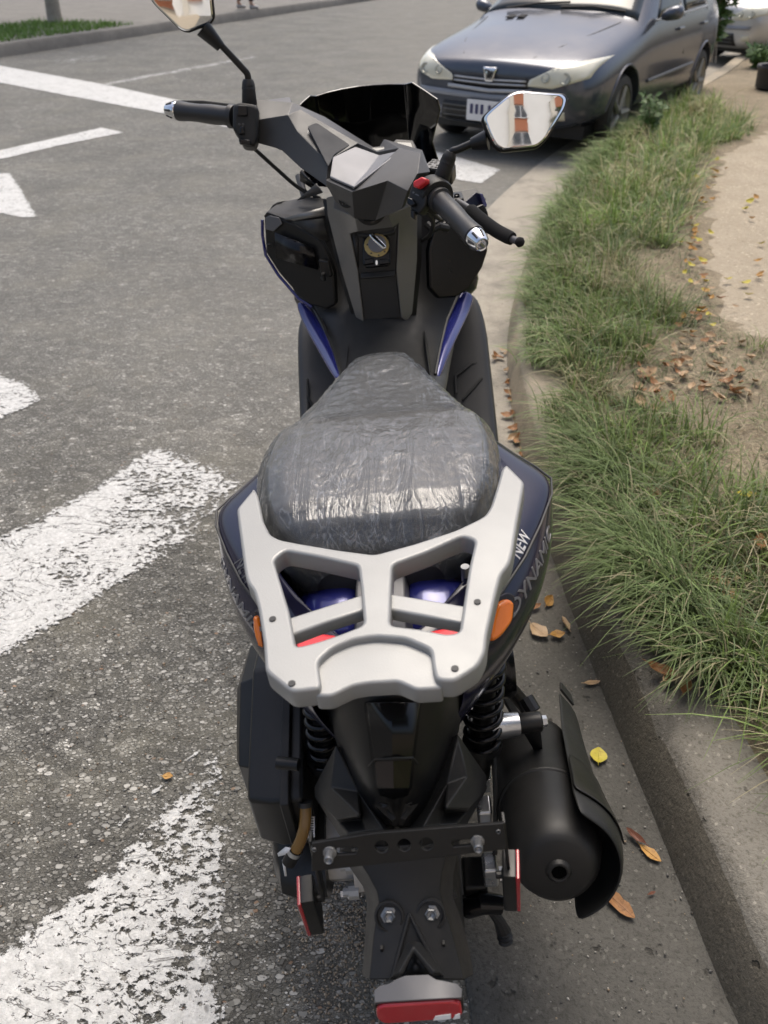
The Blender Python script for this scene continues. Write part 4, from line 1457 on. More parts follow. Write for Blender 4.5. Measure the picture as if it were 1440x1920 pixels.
# ---------------------------------------------------------------- wheels
def wheel(y, rad, wd, parent=SC):
    o = Vector((0, y, rad))
    prof = []
    for k in range(13):
        th = math.pi * (k / 12)
        prof.append((-wd / 2 * math.cos(th), rad - .055 + .055 * math.sin(th) ** .7))
    prof = [(-wd / 2 * .8, rad - .075)] + prof + [(wd / 2 * .8, rad - .075)]
    ty = lathe('tyre', o, (1, 0, 0), prof, M['rubber'], parent, n=56, smooth=60, caps=False)
    # tread grooves as raised blocks
    parts = []
    for i in range(34):
        for s in (-1, 1):
            th = 2 * math.pi * (i + (.5 if s > 0 else 0)) / 34
            c = o + Vector((s * wd * .24, math.cos(th) * (rad - .004), math.sin(th) * (rad - .004)))
            rot = Matrix.Rotation(th, 3, 'X') @ Matrix.Rotation(s * .5, 3, 'Z') @ Matrix.Rotation(0, 3, 'Y')
            parts.append(box_vf(c, (wd * .40, .006, .024), Matrix.Rotation(th, 3, 'X') @ Matrix.Rotation(s * .35, 3, 'Y')))
    multi('tread_block', parts, M['rubber'], ty, smooth=0)
    rim = lathe('rim', o, (1, 0, 0), [(-wd * .4, rad - .075), (-wd * .35, rad - .062), (-wd * .3, rad - .085), (wd * .3, rad - .085), (wd * .35, rad - .062), (wd * .4, rad - .075)], M['satin'], parent, n=40, caps=False, solid=.004)
    sp = [tube_vf([o + Vector((0, math.cos(t) * .03, math.sin(t) * .03)), o + Vector((0, math.cos(t + .15) * (rad - .08), math.sin(t + .15) * (rad - .08)))], [.016, .011], 8) for t in [k * 2 * math.pi / 5 for k in range(5)]]
    multi('spokes', sp, M['satin'], rim)
    lathe('hub', o, (1, 0, 0), [(-.07, .03), (-.06, .045), (.06, .045), (.07, .03)], M['alu'], rim)
    return ty


wheel(0, .265, .115)
wheel(1.30, .265, .10)
FORK = Vector((0, 1.30, .265))
for s in (-1, 1):
    tube('fork_leg', [FORK + Vector((s * .075, 0, 0)), Vector((s * .07, 1.16, .60))], .018, M['satin'], SC)
ff = []
for k in range(9):
    th = R(20) + R(150) * k / 8
    c = FORK + Vector((0, math.cos(th) * .285, math.sin(th) * .285))
    ff.append([c + Vector((x, 0, 0)) - Vector((0, math.cos(th), math.sin(th))) * (abs(x) / .07) ** 2 * .03 for x in (-.07, -.045, 0, .045, .07)])
loft('front_mudguard', ff, M['navy'], SC, closed=False, caps=False, solid=.004, sub=1)

# ---------------------------------------------------------------- seat
SW = ([-.088, -.080, -.065, -.045, -.02, .02, .06, .10, .14, .20, .26, .33, .38, .43, .465, .49, .512, .524, .53],
      [.068, .090, .111, .125, .137, .148, .155, .159, .159, .150, .132, .107, .089, .071, .058, .047, .034, .022, .008])


def seat_w(y):
    return float(np.interp(y, SW[0], SW[1]))


def seat_z(y):
    return float(np.interp(y, [-.088, -.075, -.05, -.02, .05, .12, .175, .205, .24, .31, .42, .48, .515, .53], [.738, .768, .793, .801, .804, .802, .796, .788, .774, .764, .757, .751, .739, .722]))


def seat_ring(y, grow=0.0):
    w_, zt = seat_w(y) + grow, seat_z(y) + grow
    zb = max(zt - .115, .675) - grow * .3
    wid = [(-.80, 0), (-.94, .30), (-1, .58), (-.975, .74), (-.88, .90), (-.74, .975), (-.38, 1), (0, 1.0), (.38, 1), (.74, .975), (.88, .90), (.975, .74), (1, .58), (.94, .30), (.80, 0)]
    return [Vector((a * w_ + .0, y, zb + b * (zt - zb))) for a, b in wid]


ys = [-.088, -.078, -.06, -.04, -.015, .02, .06, .10, .14, .18, .21, .228, .245, .262, .29, .33, .37, .41, .45, .48, .505, .522, .53]
seat = loft('seat', [seat_ring(y) for y in ys], M['seat'], SC, sub=1, smooth=180)
rows = []
for y in [-.03, 0, .04, .08, .12, .16, .185, .203]:
    r = seat_ring(y, .0022)
    rows.append(r[4:11])
loft('pillion_pad', rows, M['seat2'], seat, closed=False, caps=False, sub=1, smooth=180)
def dense(r, k):
    P_ = np.array([tuple(p) for p in r])
    d_ = np.concatenate([[0], np.cumsum(np.linalg.norm(np.diff(P_, axis=0), axis=1))])
    q_ = np.linspace(0, d_[-1], k)
    return [Vector(tuple(float(np.interp(a_, d_, P_[:, i_])) for i_ in range(3))) for a_ in q_]


rings = []
for y in np.linspace(-.0865, .529, 170):
    out = []
    for p in dense(seat_ring(float(y), .004), 84):
        q = p - Vector((0, y, .72))
        # long folds pulled towards the tail, finer crinkles near the nose and along the edges
        e_ = min(1, abs(p.x) / max(seat_w(float(y)), .02)) ** 3
        wx = mnoise.noise(p * 9) * .03
        f1 = mnoise.ridged_multi_fractal(Vector(((p.x + wx) * 34, y * 7.5, p.z * 14)), 1.0, 2.1, 3, 1.0, 1.6)
        f2 = mnoise.ridged_multi_fractal(Vector((p.x * 30 + y * 26, y * 40 - p.x * 18, p.z * 30)), 1.0, 2.2, 3, 1.0, 1.6)
        k1 = .0020 if y < .2 else .0009
        k2 = .0007 if y < .2 else .0015
        out.append(p + q.normalized() * ((f1 - .9) * k1 + (f2 - .9) * (k2 + .0007 * e_)))
    rings.append(out)
film = loft('plastic_wrap', rings, M['film'], seat, closed=False, caps=False, smooth=180, fixn=False)
film['label'] = 'crinkled clear plastic film over the seat'

# ---------------------------------------------------------------- rear rack
ZR = .79
PZ = Pl((0, 0, ZR), (0, 0, 1))
outer = [(482, 936), (449, 974), (453, 1010), (463, 1088), (467, 1106), (480, 1124), (488, 1155), (497, 1215), (500, 1268), (548, 1306), (600, 1300), (604, 1290), (598, 1250), (625, 1226), (664, 1210), (705, 1204), (760, 1208), (808, 1228), (812, 1262), (818, 1284), (853, 1286), (897, 1258), (911, 1232), (914, 1200), (930, 1130), (940, 1092), (956, 1072), (962, 1052), (970, 1000), (984, 925), (950, 892), (941, 902), (935, 925), (921, 968), (911, 984), (898, 992), (855, 1012), (780, 1036), (705, 1056), (640, 1048), (565, 1036), (528, 1029), (511, 1020), (498, 994), (489, 950)]
h1 = [(517, 1066), (538, 1049), (600, 1060), (674, 1076), (679, 1118), (684, 1183), (640, 1200), (600, 1213), (557, 1224), (546, 1160)]
h3 = [(738, 1074), (800, 1052), (868, 1022), (892, 1030), (880, 1080), (866, 1168), (862, 1196), (840, 1200), (790, 1190), (733, 1184), (735, 1130)]


def rackz(a, b, c):
    # the carrier dips slightly towards the tail and its arms drop at their tips
    z = ZR + c + (b + .15) * .035
    return Vector((a, b, z))


rack = plate('rear_rack', PZ, outer, M['silver'], SC, t=.024, bev=.0035, holes=[h1, h3], fil=.006, fn=rackz)
for bp in ([(536, 1161), (600, 1141), (688, 1114), (688, 1143), (612, 1167), (544, 1192)], [(730, 1114), (800, 1125), (876, 1137), (872, 1168), (800, 1156), (730, 1144)]):
    plate('rack_bar', PZ, bp, M['silver'], rack, t=.016, bev=.003, fn=lambda a, b, c: rackz(a, b, c - .005))
rack['label'] = 'silver cast luggage rack behind the seat'
plate('rack_recess', PZ, [(590, 1303), (588, 1246), (622, 1212), (664, 1197), (705, 1192), (760, 1196), (818, 1216), (826, 1262), (830, 1288), (780, 1291), (745, 1276), (690, 1279), (660, 1284), (620, 1303)], M['silver'], rack, t=.020, bev=.003, fn=lambda a, b, c: rackz(a, b, c - .0055), fil=.004)
for x, y in [(511, 1160), (547, 1281), (895, 1128), (853, 1253)]:
    p = S(x, y, z=ZR + .0125 + (S(x, y, z=ZR).y + .15) * .035)
    lathe('bolt_hole', p, (0, 0, 1), [(-.002, .0035), (.0004, .0035)], M['ink'], rack, n=12)
for x, y in [(872, 1062)]:
    p = S(x, y, z=ZR - .035)
    tube('rack_mount', [p, p - Vector((0, 0, .03))], .005, M['zinc'], rack)

# ---------------------------------------------------------------- tail fairings
FY = [.225, .20, .165, .125, .095, .06, 0, -.06, -.12, -.17, -.215]
FW = [.150, .168, .188, .214, .229, .224, .200, .172, .136, .100, .060]
FB = [-.010, -.012, -.012, -.010, -.006, .004, .016, .024, .028, .030, .028]


def fair(s):
    rings = []
    for y, w_, fb_ in zip(FY, FW, FB):
        zt = .725 + (y + .1) * .02
        win = min(w_ - .045, .145)
        r = [(win, zt + .018), (win + (w_ - win) * .55, zt + .013), (w_ - .006, zt + .002), (w_, zt - .008), (w_ + fb_ * .6, zt - .022), (w_ + fb_, zt - .065), (w_ + fb_ - .035, zt - .135), (max(w_ + fb_ - .08, .04), zt - .185)]
        rings.append([Vector((s * a_, y, b_)) for a_, b_ in r])
    o = loft('tail_fairing', rings, M['navy'], SC, closed=False, caps=False, solid=.004, sub=2, smooth=180)
    # thin pale edge bead along the winglet
    bead = [Vector((s * (w_ - .001), y, .725 + (y + .1) * .02 - .004)) for y, w_ in zip(FY[1:], FW[1:])]
    tube('edge_trim', bead, .0016, M['dgrey'], o, n=6)
    return o


fl, fr = fair(-1), fair(1)


def side_pt(s, y, q, off=.002):            # a point on the fairing's top face (q=0 inner .. 1 outer) or side (q>1)
    w_ = float(np.interp(-y, [-a_ for a_ in FY], FW))
    zt = .725 + (y + .1) * .02
    fb_ = float(np.interp(-y, [-a_ for a_ in FY], FB))
    win = min(w_ - .045, .145)
    xs = [win, win + (w_ - win) * .55, w_ - .006, w_, w_ + fb_ * .6, w_ + fb_, w_ + fb_ - .035]
    zs = [zt + .018, zt + .013, zt + .002, zt - .008, zt - .022, zt - .065, zt - .135]
    qs = [0, .5, .9, 1, 1.1, 1.5, 2]
    return Vector((s * (float(np.interp(q, qs, xs)) + (off if q > .95 else 0)), y, float(np.interp(q, qs, zs)) + (off if q <= 1 else 0)))


# NEW badges and the chrome name along the flank, laid on the finished surface
bpy.context.view_layer.update()
_dg = bpy.context.evaluated_depsgraph_get()
FBVH = {}
for s_, o_ in ((1, fr), (-1, fl)):
    _m = bpy.data.meshes.new_from_object(o_.evaluated_get(_dg))
    _b = bmesh.new()
    _b.from_mesh(_m)
    FBVH[s_] = BVHTree.FromBMesh(_b)
    _b.free()
    bpy.data.meshes.remove(_m)


def lettering(s, text, y0, y1, q0, q1, fair_o, mat, name, shear=.25):
    me = text_me(text, 1.0, lambda x, y, z: Vector((x, y, z)), t=.02, shear=shear)
    xs = [v.co.x for v in me.vertices]
    x0, x1 = min(xs), max(xs)
    yy = [v.co.y for v in me.vertices]
    b0, b1 = min(yy), max(yy)
    for v in me.vertices:
        t = (v.co.x - x0) / (x1 - x0)
        u = (v.co.y - b0) / (b1 - b0)
        if s < 0:
            t = 1 - t
        p = side_pt(s, y0 + (y1 - y0) * t, q0 + (q1 - q0) * u, 0)
        if q0 > 1:
            hit = FBVH[s].ray_cast(Vector((s * 1.0, p.y, p.z)), Vector((-s, 0, 0)))
        else:
            hit = FBVH[s].ray_cast(Vector((p.x, p.y, 1.2)), Vector((0, 0, -1)))
        nn = Vector((s, 0, .2)).normalized() if q0 > 1 else Vector((0, 0, 1))
        v.co = (hit[0] if hit[0] else p) + nn * (.0016 if v.co.z > 0 else .0004)
    return ob(name, finish(me, mat, 30), fair_o)


lettering(1, 'NEW', -.066, -.024, .93, .60, fr, M['white'], 'badge_lettering')
lettering(-1, 'NEW', -.072, -.025, .95, .55, fl, M['lgrey'], 'badge_lettering')
lettering(1, 'DYNAMIC', -.130, .015, 1.20, 1.07, fr, M['badge'], 'chrome_lettering')
lettering(-1, 'DYNAMIC', -.130, .015, 1.18, 1.07, fl, M['badge'], 'chrome_lettering')

# turn signals
for s, pts, y in ((1, [(916, 1204), (912, 1188), (918, 1152), (926, 1132), (946, 1122), (957, 1130), (954, 1165), (934, 1192)], -.165), (-1, [(483, 1152), (490, 1158), (497, 1185), (499, 1216), (490, 1204), (483, 1180)], -.15)):
    pn = Pl((s * .13, y, .68), (s * .62, -.62, .48))
    o = plate('turn_signal', pn, pts, M['orange'], SC, t=.012, bev=.004, off=.002, fil=.006)
    plate('signal_housing', pn, [(sum(p[0] for p in pts) / len(pts) + (x - sum(p[0] for p in pts) / len(pts)) * 1.22 + s * 4, sum(p[1] for p in pts) / len(pts) + (y2 - sum(p[1] for p in pts) / len(pts)) * 1.18 - 6) for x, y2 in pts], M['smoke'], o, t=.008, bev=.002, off=-.003, fil=.006)

# tail top under the rack: blue panels, grey spine, red lamp
for s in (-1, 1):
    tc = loft('tail_cover', [[Vector((s * a_, y, b_)) for a_, b_ in ((.030, .715 + d), (.045, .722 + d), (.085, .716 + d), (.105, .695 + d))] for y, d in ((.0, .008), (-.06, .004), (-.105, 0), (-.135, -.008), (-.150, -.025))], M['blue'], SC, closed=False, caps=False, solid=.004, sub=2, smooth=180)
    plate('tail_lamp', Pl((0, 0, .736), (0, 0, 1)), [(556, 1200), (600, 1192), (632, 1196), (640, 1216), (600, 1226), (560, 1234)] if s < 0 else [(800, 1190), (836, 1182), (868, 1178), (866, 1208), (836, 1212), (806, 1206)], M['redlamp'], SC, t=.008, bev=.002, fil=.004)
loft('tail_spine', [[Vector((a_, y, b_)) for a_, b_ in ((-.034, .705 + d), (-.028, .738 + d), (.028, .738 + d), (.034, .705 + d))] for y, d in ((.02, .0), (-.10, -.004), (-.20, -.01), (-.235, -.04))], M['lgrey'], SC, bev=.003)
tank = loft('under_seat_tray', [[Vector((a_, y, b_)) for a_, b_ in ((-w_, .69), (-w_, zb), (w_, zb), (w_, .69))] for y, w_, zb in ((.52, .05, .56), (.40, .10, .50), (.1, .13, .50), (-.10, .11, .54), (-.20, .07, .62))], M['matte'], SC, bev=.01)

# ---------------------------------------------------------------- lamp tail, inner fender and mud flap
def ring_px(py, y, xs, bulge):
    return [Y(x, py, y + b) for x, b in zip(xs, bulge)]


loft('tail_skirt', [
    ring_px(1300, -.235, [598, 640, 690, 745, 800, 848, 880], [.05, 0, -.02, -.025, -.02, 0, .05]),
    ring_px(1345, -.245, [612, 645, 690, 742, 795, 838, 868], [.05, .0, -.02, -.025, -.02, 0, .05]),
    ring_px(1410, -.262, [632, 655, 695, 740, 785, 830, 858], [.045, .0, -.018, -.022, -.018, 0, .045]),
    ring_px(1480, -.285, [662, 676, 702, 739, 776, 806, 826], [.035, 0, -.014, -.016, -.014, 0, .035]),
    ring_px(1555, -.31, [700, 706, 720, 741, 764, 782, 794], [.02, .004, -.004, -.006, -.004, .004, .02])],
    M['satin'], SC, closed=False, caps=False, solid=.004, sub=2, smooth=180)
ls = loft('plate_lamp', [
    ring_px(1318, -.268, [676, 688, 735, 786, 798], [.03, 0, -.012, 0, .03]),
    ring_px(1380, -.285, [686, 696, 735, 778, 789], [.03, 0, -.012, 0, .03]),
    ring_px(1424, -.302, [693, 702, 736, 772, 781], [.03, 0, -.014, 0, .03]),
    ring_px(1478, -.318, [702, 709, 738, 767, 775], [.03, 0, -.012, 0, .03]),
    ring_px(1484, -.305, [704, 711, 738, 766, 774], [.03, 0, -.010, 0, .03]),
    ring_px(1502, -.298, [708, 714, 738, 764, 772], [.03, .004, -.004, .004, .03])],
    M['gloss'], SC, closed=False, caps=False, solid=.003, smooth=30)
pm('lamp_lens', [(703, 1428, -.3055), (737, 1427, -.3190), (772, 1426, -.3055), (767, 1474, -.3205), (738, 1478, -.3330), (709, 1475, -.3205)], [(0, 1, 4, 5), (1, 2, 3, 4)], M['smoke'], ls, solid=.003, smooth=0)
tube('lens_trim', [Y(692, 1436, -.300), Y(703, 1424, -.309), Y(737, 1422, -.321), Y(774, 1421, -.309), Y(782, 1432, -.300)], .0012, M['matte'], ls, n=6)

fv = [(630, 1404, -.235), (590, 1475, -.190), (605, 1490, -.240), (619, 1476, -.262), (676, 1531, -.318), (630, 1536, -.298), (652, 1562, -.312), (684, 1557, -.322), (720, 1555, -.330), (672, 1485, -.272),
      (859, 1384, -.235), (912, 1455, -.190), (894, 1466, -.240), (877, 1456, -.262), (834, 1517, -.318), (879, 1517, -.298), (857, 1544, -.312), (825, 1546, -.322), (792, 1550, -.330), (838, 1470, -.272),
      (640, 1590, -.315), (868, 1575, -.315), (745, 1560, -.300), (596, 1500, -.20), (640, 1572, -.285), (908, 1485, -.20), (872, 1552, -.285), (725, 1600, -.332), (790, 1595, -.332), (700, 1420, -.225), (790, 1415, -.225),
      (678, 1536, -.292), (634, 1541, -.275), (832, 1522, -.292), (876, 1522, -.275)]
ff_ = [(0, 1, 2, 3), (0, 3, 9), (3, 2, 5, 4), (4, 5, 32, 31), (31, 32, 6, 7), (9, 3, 4), (9, 4, 31), (9, 31, 7, 8), (2, 1, 23), (2, 23, 5), (5, 23, 32), (32, 23, 24), (32, 24, 6), (6, 24, 20), (7, 6, 20), (8, 7, 20, 27),
       (13, 12, 11, 10), (19, 13, 10), (14, 15, 12, 13), (33, 34, 15, 14), (17, 16, 34, 33), (14, 13, 19), (33, 14, 19), (18, 17, 33, 19), (25, 11, 12), (15, 25, 12), (34, 25, 15), (26, 25, 34), (16, 26, 34), (21, 26, 16), (21, 16, 17), (28, 21, 17, 18),
       (0, 9, 29), (9, 8, 22), (29, 9, 22), (10, 30, 19), (19, 22, 18), (30, 22, 19), (29, 22, 30), (8, 27, 22), (22, 27, 28), (22, 28, 18)]
pm('inner_fender', fv, ff_, M['matte'], SC, bev=.0022, seg=2, smooth=40)
# chevron rib in the hollow
for pts in ([(718, 1508, -.312), (728, 1510, -.314), (747, 1546, -.320), (744, 1534, -.322)], [(770, 1506, -.312), (762, 1508, -.314), (747, 1546, -.320), (750, 1534, -.322)]):
    pm('chevron_rib', pts, [(0, 1, 2, 3)], M['matte'], SC, solid=.006, bev=.002)

fy = lambda py: float(np.interp(py, [1560, 1640, 1840, 1900], [-.318, -.348, -.428, -.446]))
LM = [(664, 1590), (680, 1625), (690, 1640), (707, 1672), (710, 1692), (700, 1757), (692, 1837)]
RM = [(838, 1580), (834, 1615), (828, 1640), (825, 1673), (840, 1723), (858, 1790), (870, 1837)]
LO = [(648, 1590), (654, 1625), (668, 1645), (680, 1662), (688, 1692), (684, 1757), (679, 1830)]
RO = [(862, 1575), (856, 1612), (850, 1640), (849, 1680), (866, 1727), (880, 1777), (889, 1828)]
rows = []
for (lm, rm, lo, ro) in zip(LM, RM, LO, RO):
    rows.append([Y(lo[0], lo[1], fy(lo[1]) + .030), Y(lm[0], lm[1], fy(lm[1]))] + [Y(lm[0] + (rm[0] - lm[0]) * t, lm[1] + (rm[1] - lm[1]) * t, fy(lm[1] + (rm[1] - lm[1]) * t) - .003) for t in (.25, .5, .75)] + [Y(rm[0], rm[1], fy(rm[1])), Y(ro[0], ro[1], fy(ro[1]) + .032)])
flap = loft('mud_flap', rows, M['matte'], SC, closed=False, caps=False, solid=.004, bev=.0025, smooth=45)
# raised A-shaped ribs
for pts in ([(764, 1712, 0), (772, 1712, 0), (742, 1832, 0), (730, 1838, 0)], [(770, 1712, 0), (764, 1712, 0), (818, 1826, 0), (834, 1832, 0)]):
    pm('flap_rib', [(x, y, fy(y) - .005) for x, y, _ in pts], [(0, 1, 2, 3)], M['matte'], flap, solid=.006, soff=1, bev=.0022)
pm('flap_arch', [(x, y, fy(y) - d) for x, y, d in [(768, 1774, .007), (784, 1774, .007), (822, 1832, .007), (808, 1830, .012), (776, 1786, .012), (756, 1830, .012), (742, 1836, .007)]], [(0, 1, 4), (1, 2, 3, 4), (0, 4, 5, 6)], M['matte'], flap, solid=.006, soff=1, bev=.002)
pm('flap_bay', [(x, y, fy(y) - .0045) for x, y in [(776, 1788), (806, 1828), (758, 1830)]], [(0, 1, 2)], M['satin'], flap, solid=.003)
nrm = Vector((0, -.72, .69))
for x, y in ((730, 1717), (808, 1713)):
    p = Y(x, y, fy(y) - .002)
    lathe('bolt_cup', p, nrm, [(0, .0155), (.003, .0150), (.0035, .0130), (-.001, .0115), (-.001, 0)], M['matte'], flap, n=24)
    bolt(p, nrm, .0062, M['zinc'], flap, h=.004)
for x, y in ((716, 1779), (832, 1770)):
    box('mould_nib', Y(x, y, fy(y) - .002), (.0022, .004, .007), M['satin'], flap)
# reflector mount and red reflector at the tip
mt = [(701, 1856), (712, 1847), (730, 1843), (745, 1834), (760, 1828), (803, 1826), (818, 1835), (835, 1838), (858, 1843), (867, 1854)]
loft('reflector_mount', [[Y(x, y + 1, fy(y) - .013) for x, y in mt], [Y(702 + (866 - 702) * k / 9, 1880 - 10 * k / 9, -.456) for k in range(10)], [Y(702 + (866 - 702) * k / 9, 1890 - 10 * k / 9, -.452) for k in range(10)]], M['lgrey'], flap, closed=False, caps=False, solid=.003, bev=.001, smooth=40)
PRF = Pl(Y(785, 1884, -.455), (0, -.93, .36))
plate('reflector_frame', PRF, [(700, 1881), (712, 1871), (852, 1863), (868, 1871), (871, 1897), (860, 1907), (724, 1919), (703, 1907)], M['satin'], flap, t=.008, bev=.002, fil=.01, off=-.003)
rf = plate('reflector', PRF, [(705, 1885), (716, 1876), (850, 1868), (863, 1873), (867, 1895), (858, 1902), (722, 1913), (707, 1904)], M['red'], flap, t=.007, bev=.0025, fil=.012, off=.002)
for x0, x1 in ((812, 845), (849, 862)):
    plate('reflector_print', PRF, [(x0, 1903 - (x0 - 812) * .06), (x1, 1902 - (x1 - 812) * .06), (x1, 1893 - (x1 - 812) * .06), (x0 + 4, 1895 - (x0 - 812) * .06)], M['white'], rf, t=.0006, bev=0, off=.0060)

# ---------------------------------------------------------------- number plate bracket with side reflectors
PB = Pl(Y(765, 1575, -.372), (0, -.90, .43))
oc = []
def circ(cx, cy, rx, ry=None, n=16):
    return [(cx + rx * math.cos(2 * math.pi * k / n), cy + (ry or rx) * math.sin(2 * math.pi * k / n)) for k in range(n)]
brk = plate('plate_bracket', PB, [(585, 1579), (700, 1560), (945, 1541), (949, 1590), (800, 1608), (585, 1632)], M['satin'], SC, t=.0045, bev=.0008, holes=[circ(716, 1585, 12.5, 11.5), circ(758, 1582, 12.5, 11.5), circ(800, 1580, 12.5, 11.5),
            [(632, 1588), (668, 1586), (672, 1590), (668, 1598), (634, 1601), (630, 1596)], [(848, 1573), (882, 1571), (886, 1575), (882, 1583), (850, 1586), (846, 1580)]], smooth=20)
for x, y in ((619, 1596), (895, 1575)):
    bolt(PB.at(x, y, .003), PB.n + Vector((0, -.2, 0)), .0044, M['zinc'], brk, h=.010)
for x, y in ((590, 1590), (934, 1556)):
    bolt(PB.at(x, y, .001), PB.n, .0022, M['zinc'], brk, h=.002, name='rivet')
for s, tops, lens_m in ((-1, [(574, 1588), (586, 1580), (590, 1632), (584, 1690), (574, 1690)], 1), (1, [(939, 1546), (950, 1544), (956, 1600), (952, 1660), (944, 1660)], 1)):
    y0 = -.372
    top = PB.at(586 if s < 0 else 946, 1578 if s < 0 else 1543)
    arm = mesh('bracket_arm', [top + Vector((s * .001, d, 0)) for d in (0, .012)] + [top + Vector((s * .004, d, -.10)) for d in (.012, -.004)], [(0, 1, 2, 3)], M['satin'], brk, solid=.003, bev=.0008)
    c = top + Vector((s * .009 - (.012 if s < 0 else .006), .004, -.118 if s < 0 else -.105))
    hs = plate('reflector_body', Pl(c, (s, -.12, 0)), [(-.014, -.032), (.014, -.032), (.016, -.026), (.016, .026), (.014, .032), (-.014, .032), (-.016, .026), (-.016, -.026)], M['satin'], arm, t=.014, bev=.002, px=False)
    plate('side_reflector', Pl(c, (s, -.12, 0)), [(-.015, -.031), (.015, -.031), (.0165, -.025), (.0165, .025), (.015, .031), (-.015, .031), (-.0165, .025), (-.0165, -.025)], M['red'], hs, t=.004, bev=.0012, px=False, off=.0080)
    bolt(c + Vector((-s * .007, 0, .012)), (-s, 0, 0), .004, M['satin'], arm)

# ---------------------------------------------------------------- rear shocks
def helix(p0, p1, r, wire, turns, mat, parent, name):
    p0, p1 = Vector(p0), Vector(p1)
    ax = (p1 - p0).normalized()
    a_ = ax.orthogonal().normalized()
    b_ = ax.cross(a_)
    L_ = (p1 - p0).length
    pts = [p0 + ax * (L_ * k / (turns * 16)) + (a_ * math.cos(k * math.pi / 8) + b_ * math.sin(k * math.pi / 8)) * r for k in range(turns * 16 + 1)]
    return tube(name, pts, wire, mat, parent, n=7, smooth=180)


for s, top, bot in ((-1, Y(600, 1280, -.105), Y(612, 1425, -.125)), (1, Y(912, 1215, -.105), Y(904, 1392, -.125))):
    d = (bot - top).normalized()
    sh = tube('shock_absorber', [top - d * .06, top, bot, bot + d * .06], [.014, .014, .014, .012], M['satin'], SC, n=14)
    helix(top - d * .03, bot, .0215, .0044, 9, M['gloss'], sh, 'spring')
    lathe('spring_seat', bot, d, [(-.004, .026), (.006, .026), (.012, .018), (.03, .016)], M['satin'], sh, n=20)

# ---------------------------------------------------------------- exhaust on the right
mA, mB = S(998, 1408, z=.335), S(1047, 1630, z=.450)
mdir = (mB - mA).normalized()
mL = (mB - mA).length
MR = .0595
mf = lathe('muffler', mA, mdir, [(-.045, .0), (-.044, .012), (-.038, .028), (-.022, .045), (.0, .055), (.03, MR), (mL * .55, MR), (mL * .56, MR + .0008), (mL * .575, MR + .0008), (mL * .58, MR - .001), (mL * .74, MR - .001), (mL * .86, MR * .95), (mL * .94, MR * .86), (mL * .985, MR * .74), (mL, MR * .64), (mL + .001, MR * .60), (mL + .003, MR * .30), (mL + .003, MR * .2)], M['muff'], SC, n=40, smooth=28)
lathe('tail_pipe', mB, mdir, [(-.004, .0165), (.003, .0150), (.0070, .0120), (.0075, .0105), (.0070, .0088), (.0045, .0085), (.0045, 0)], M['muff'], mf, n=24, smooth=30)
lathe('pipe_bore', mB, mdir, [(.0040, .0083), (.0050, .0083)], M['void'], mf, n=24)
lathe('weld_bead', mA + mdir * mL * .567, mdir, [(-.0016, MR), (0, MR + .0022), (.0016, MR)], M['muff'], mf, n=40, caps=False, smooth=180)
# heat shield: a bent shell wrapped round the outer flank
side = (Vector((1, 0, 0)) - mdir * mdir.x).normalized()
upv = side.cross(mdir).normalized()
if upv.z < 0:
    upv = -upv
def to_px(p):
    d = RW.T @ np.array(p) - CAM
    z_ = d @ _f
    return 720 + FPX * (d @ _r) / z_, 960 - FPX * (d @ _u) / z_


EDGE = ([1300, 1330, 1400, 1450, 1500, 1550, 1580, 1600, 1612, 1640, 1675], [1046, 1047, 1056, 1064, 1075, 1088, 1097, 1106, 1122, 1134, 1136])
rows = []
for t, a1, g in [(-.24, -10, .020), (-.10, -25, .018), (.06, -35, .016), (.22, -45, .015), (.38, -52, .015), (.50, -58, .015), (.62, -64, .016), (.72, -70, .018), (.80, -74, .020), (.88, -76, .021), (.95, -76, .018), (1.0, -74, .013)]:
    best = 0
    for an in range(130, -40, -2):
        q_ = to_px(mA + mdir * (mL * t) + (side * math.cos(R(an)) + upv * math.sin(R(an))) * (MR + g))
        best = an
        if q_[0] >= np.interp(q_[1], *EDGE):
            break
    a0 = best
    row = []
    for k in range(11):
        an = R(a0 + (min(a1, a0 - 14) - a0) * k / 10)
        row.append(mA + mdir * (mL * t) + (side * math.cos(an) + upv * math.sin(an)) * (MR + g + (.003 if k == 0 else 0)))
    rows.append(row)
hsd = loft('heat_shield', rows, M['shieldp'], mf, closed=False, caps=False, solid=.004, sub=1, smooth=180)
hsd['label'] = 'black plastic guard wrapped along the outer side of the muffler'
rows2 = []
for i_ in range(5, 10):
    r_ = rows[i_]
    ax_c = [mA + mdir * ((p - mA).dot(mdir)) for p in r_]
    rows2.append([p + (p - c0_).normalized() * .0028 for p, c0_ in zip(r_[0:6], ax_c[0:6])])
loft('shield_panel', rows2, M['satin'], hsd, closed=False, caps=False, solid=.0015, sub=1, smooth=180)
tip = rows[0][3]
mesh('shield_tab', [rows[0][0], rows[0][4], rows[0][4] - mdir * .030 + upv * .004, rows[0][1] - mdir * .034 + upv * .004], [(0, 1, 2, 3)], M['shieldp'], hsd, solid=.004, bev=.001)
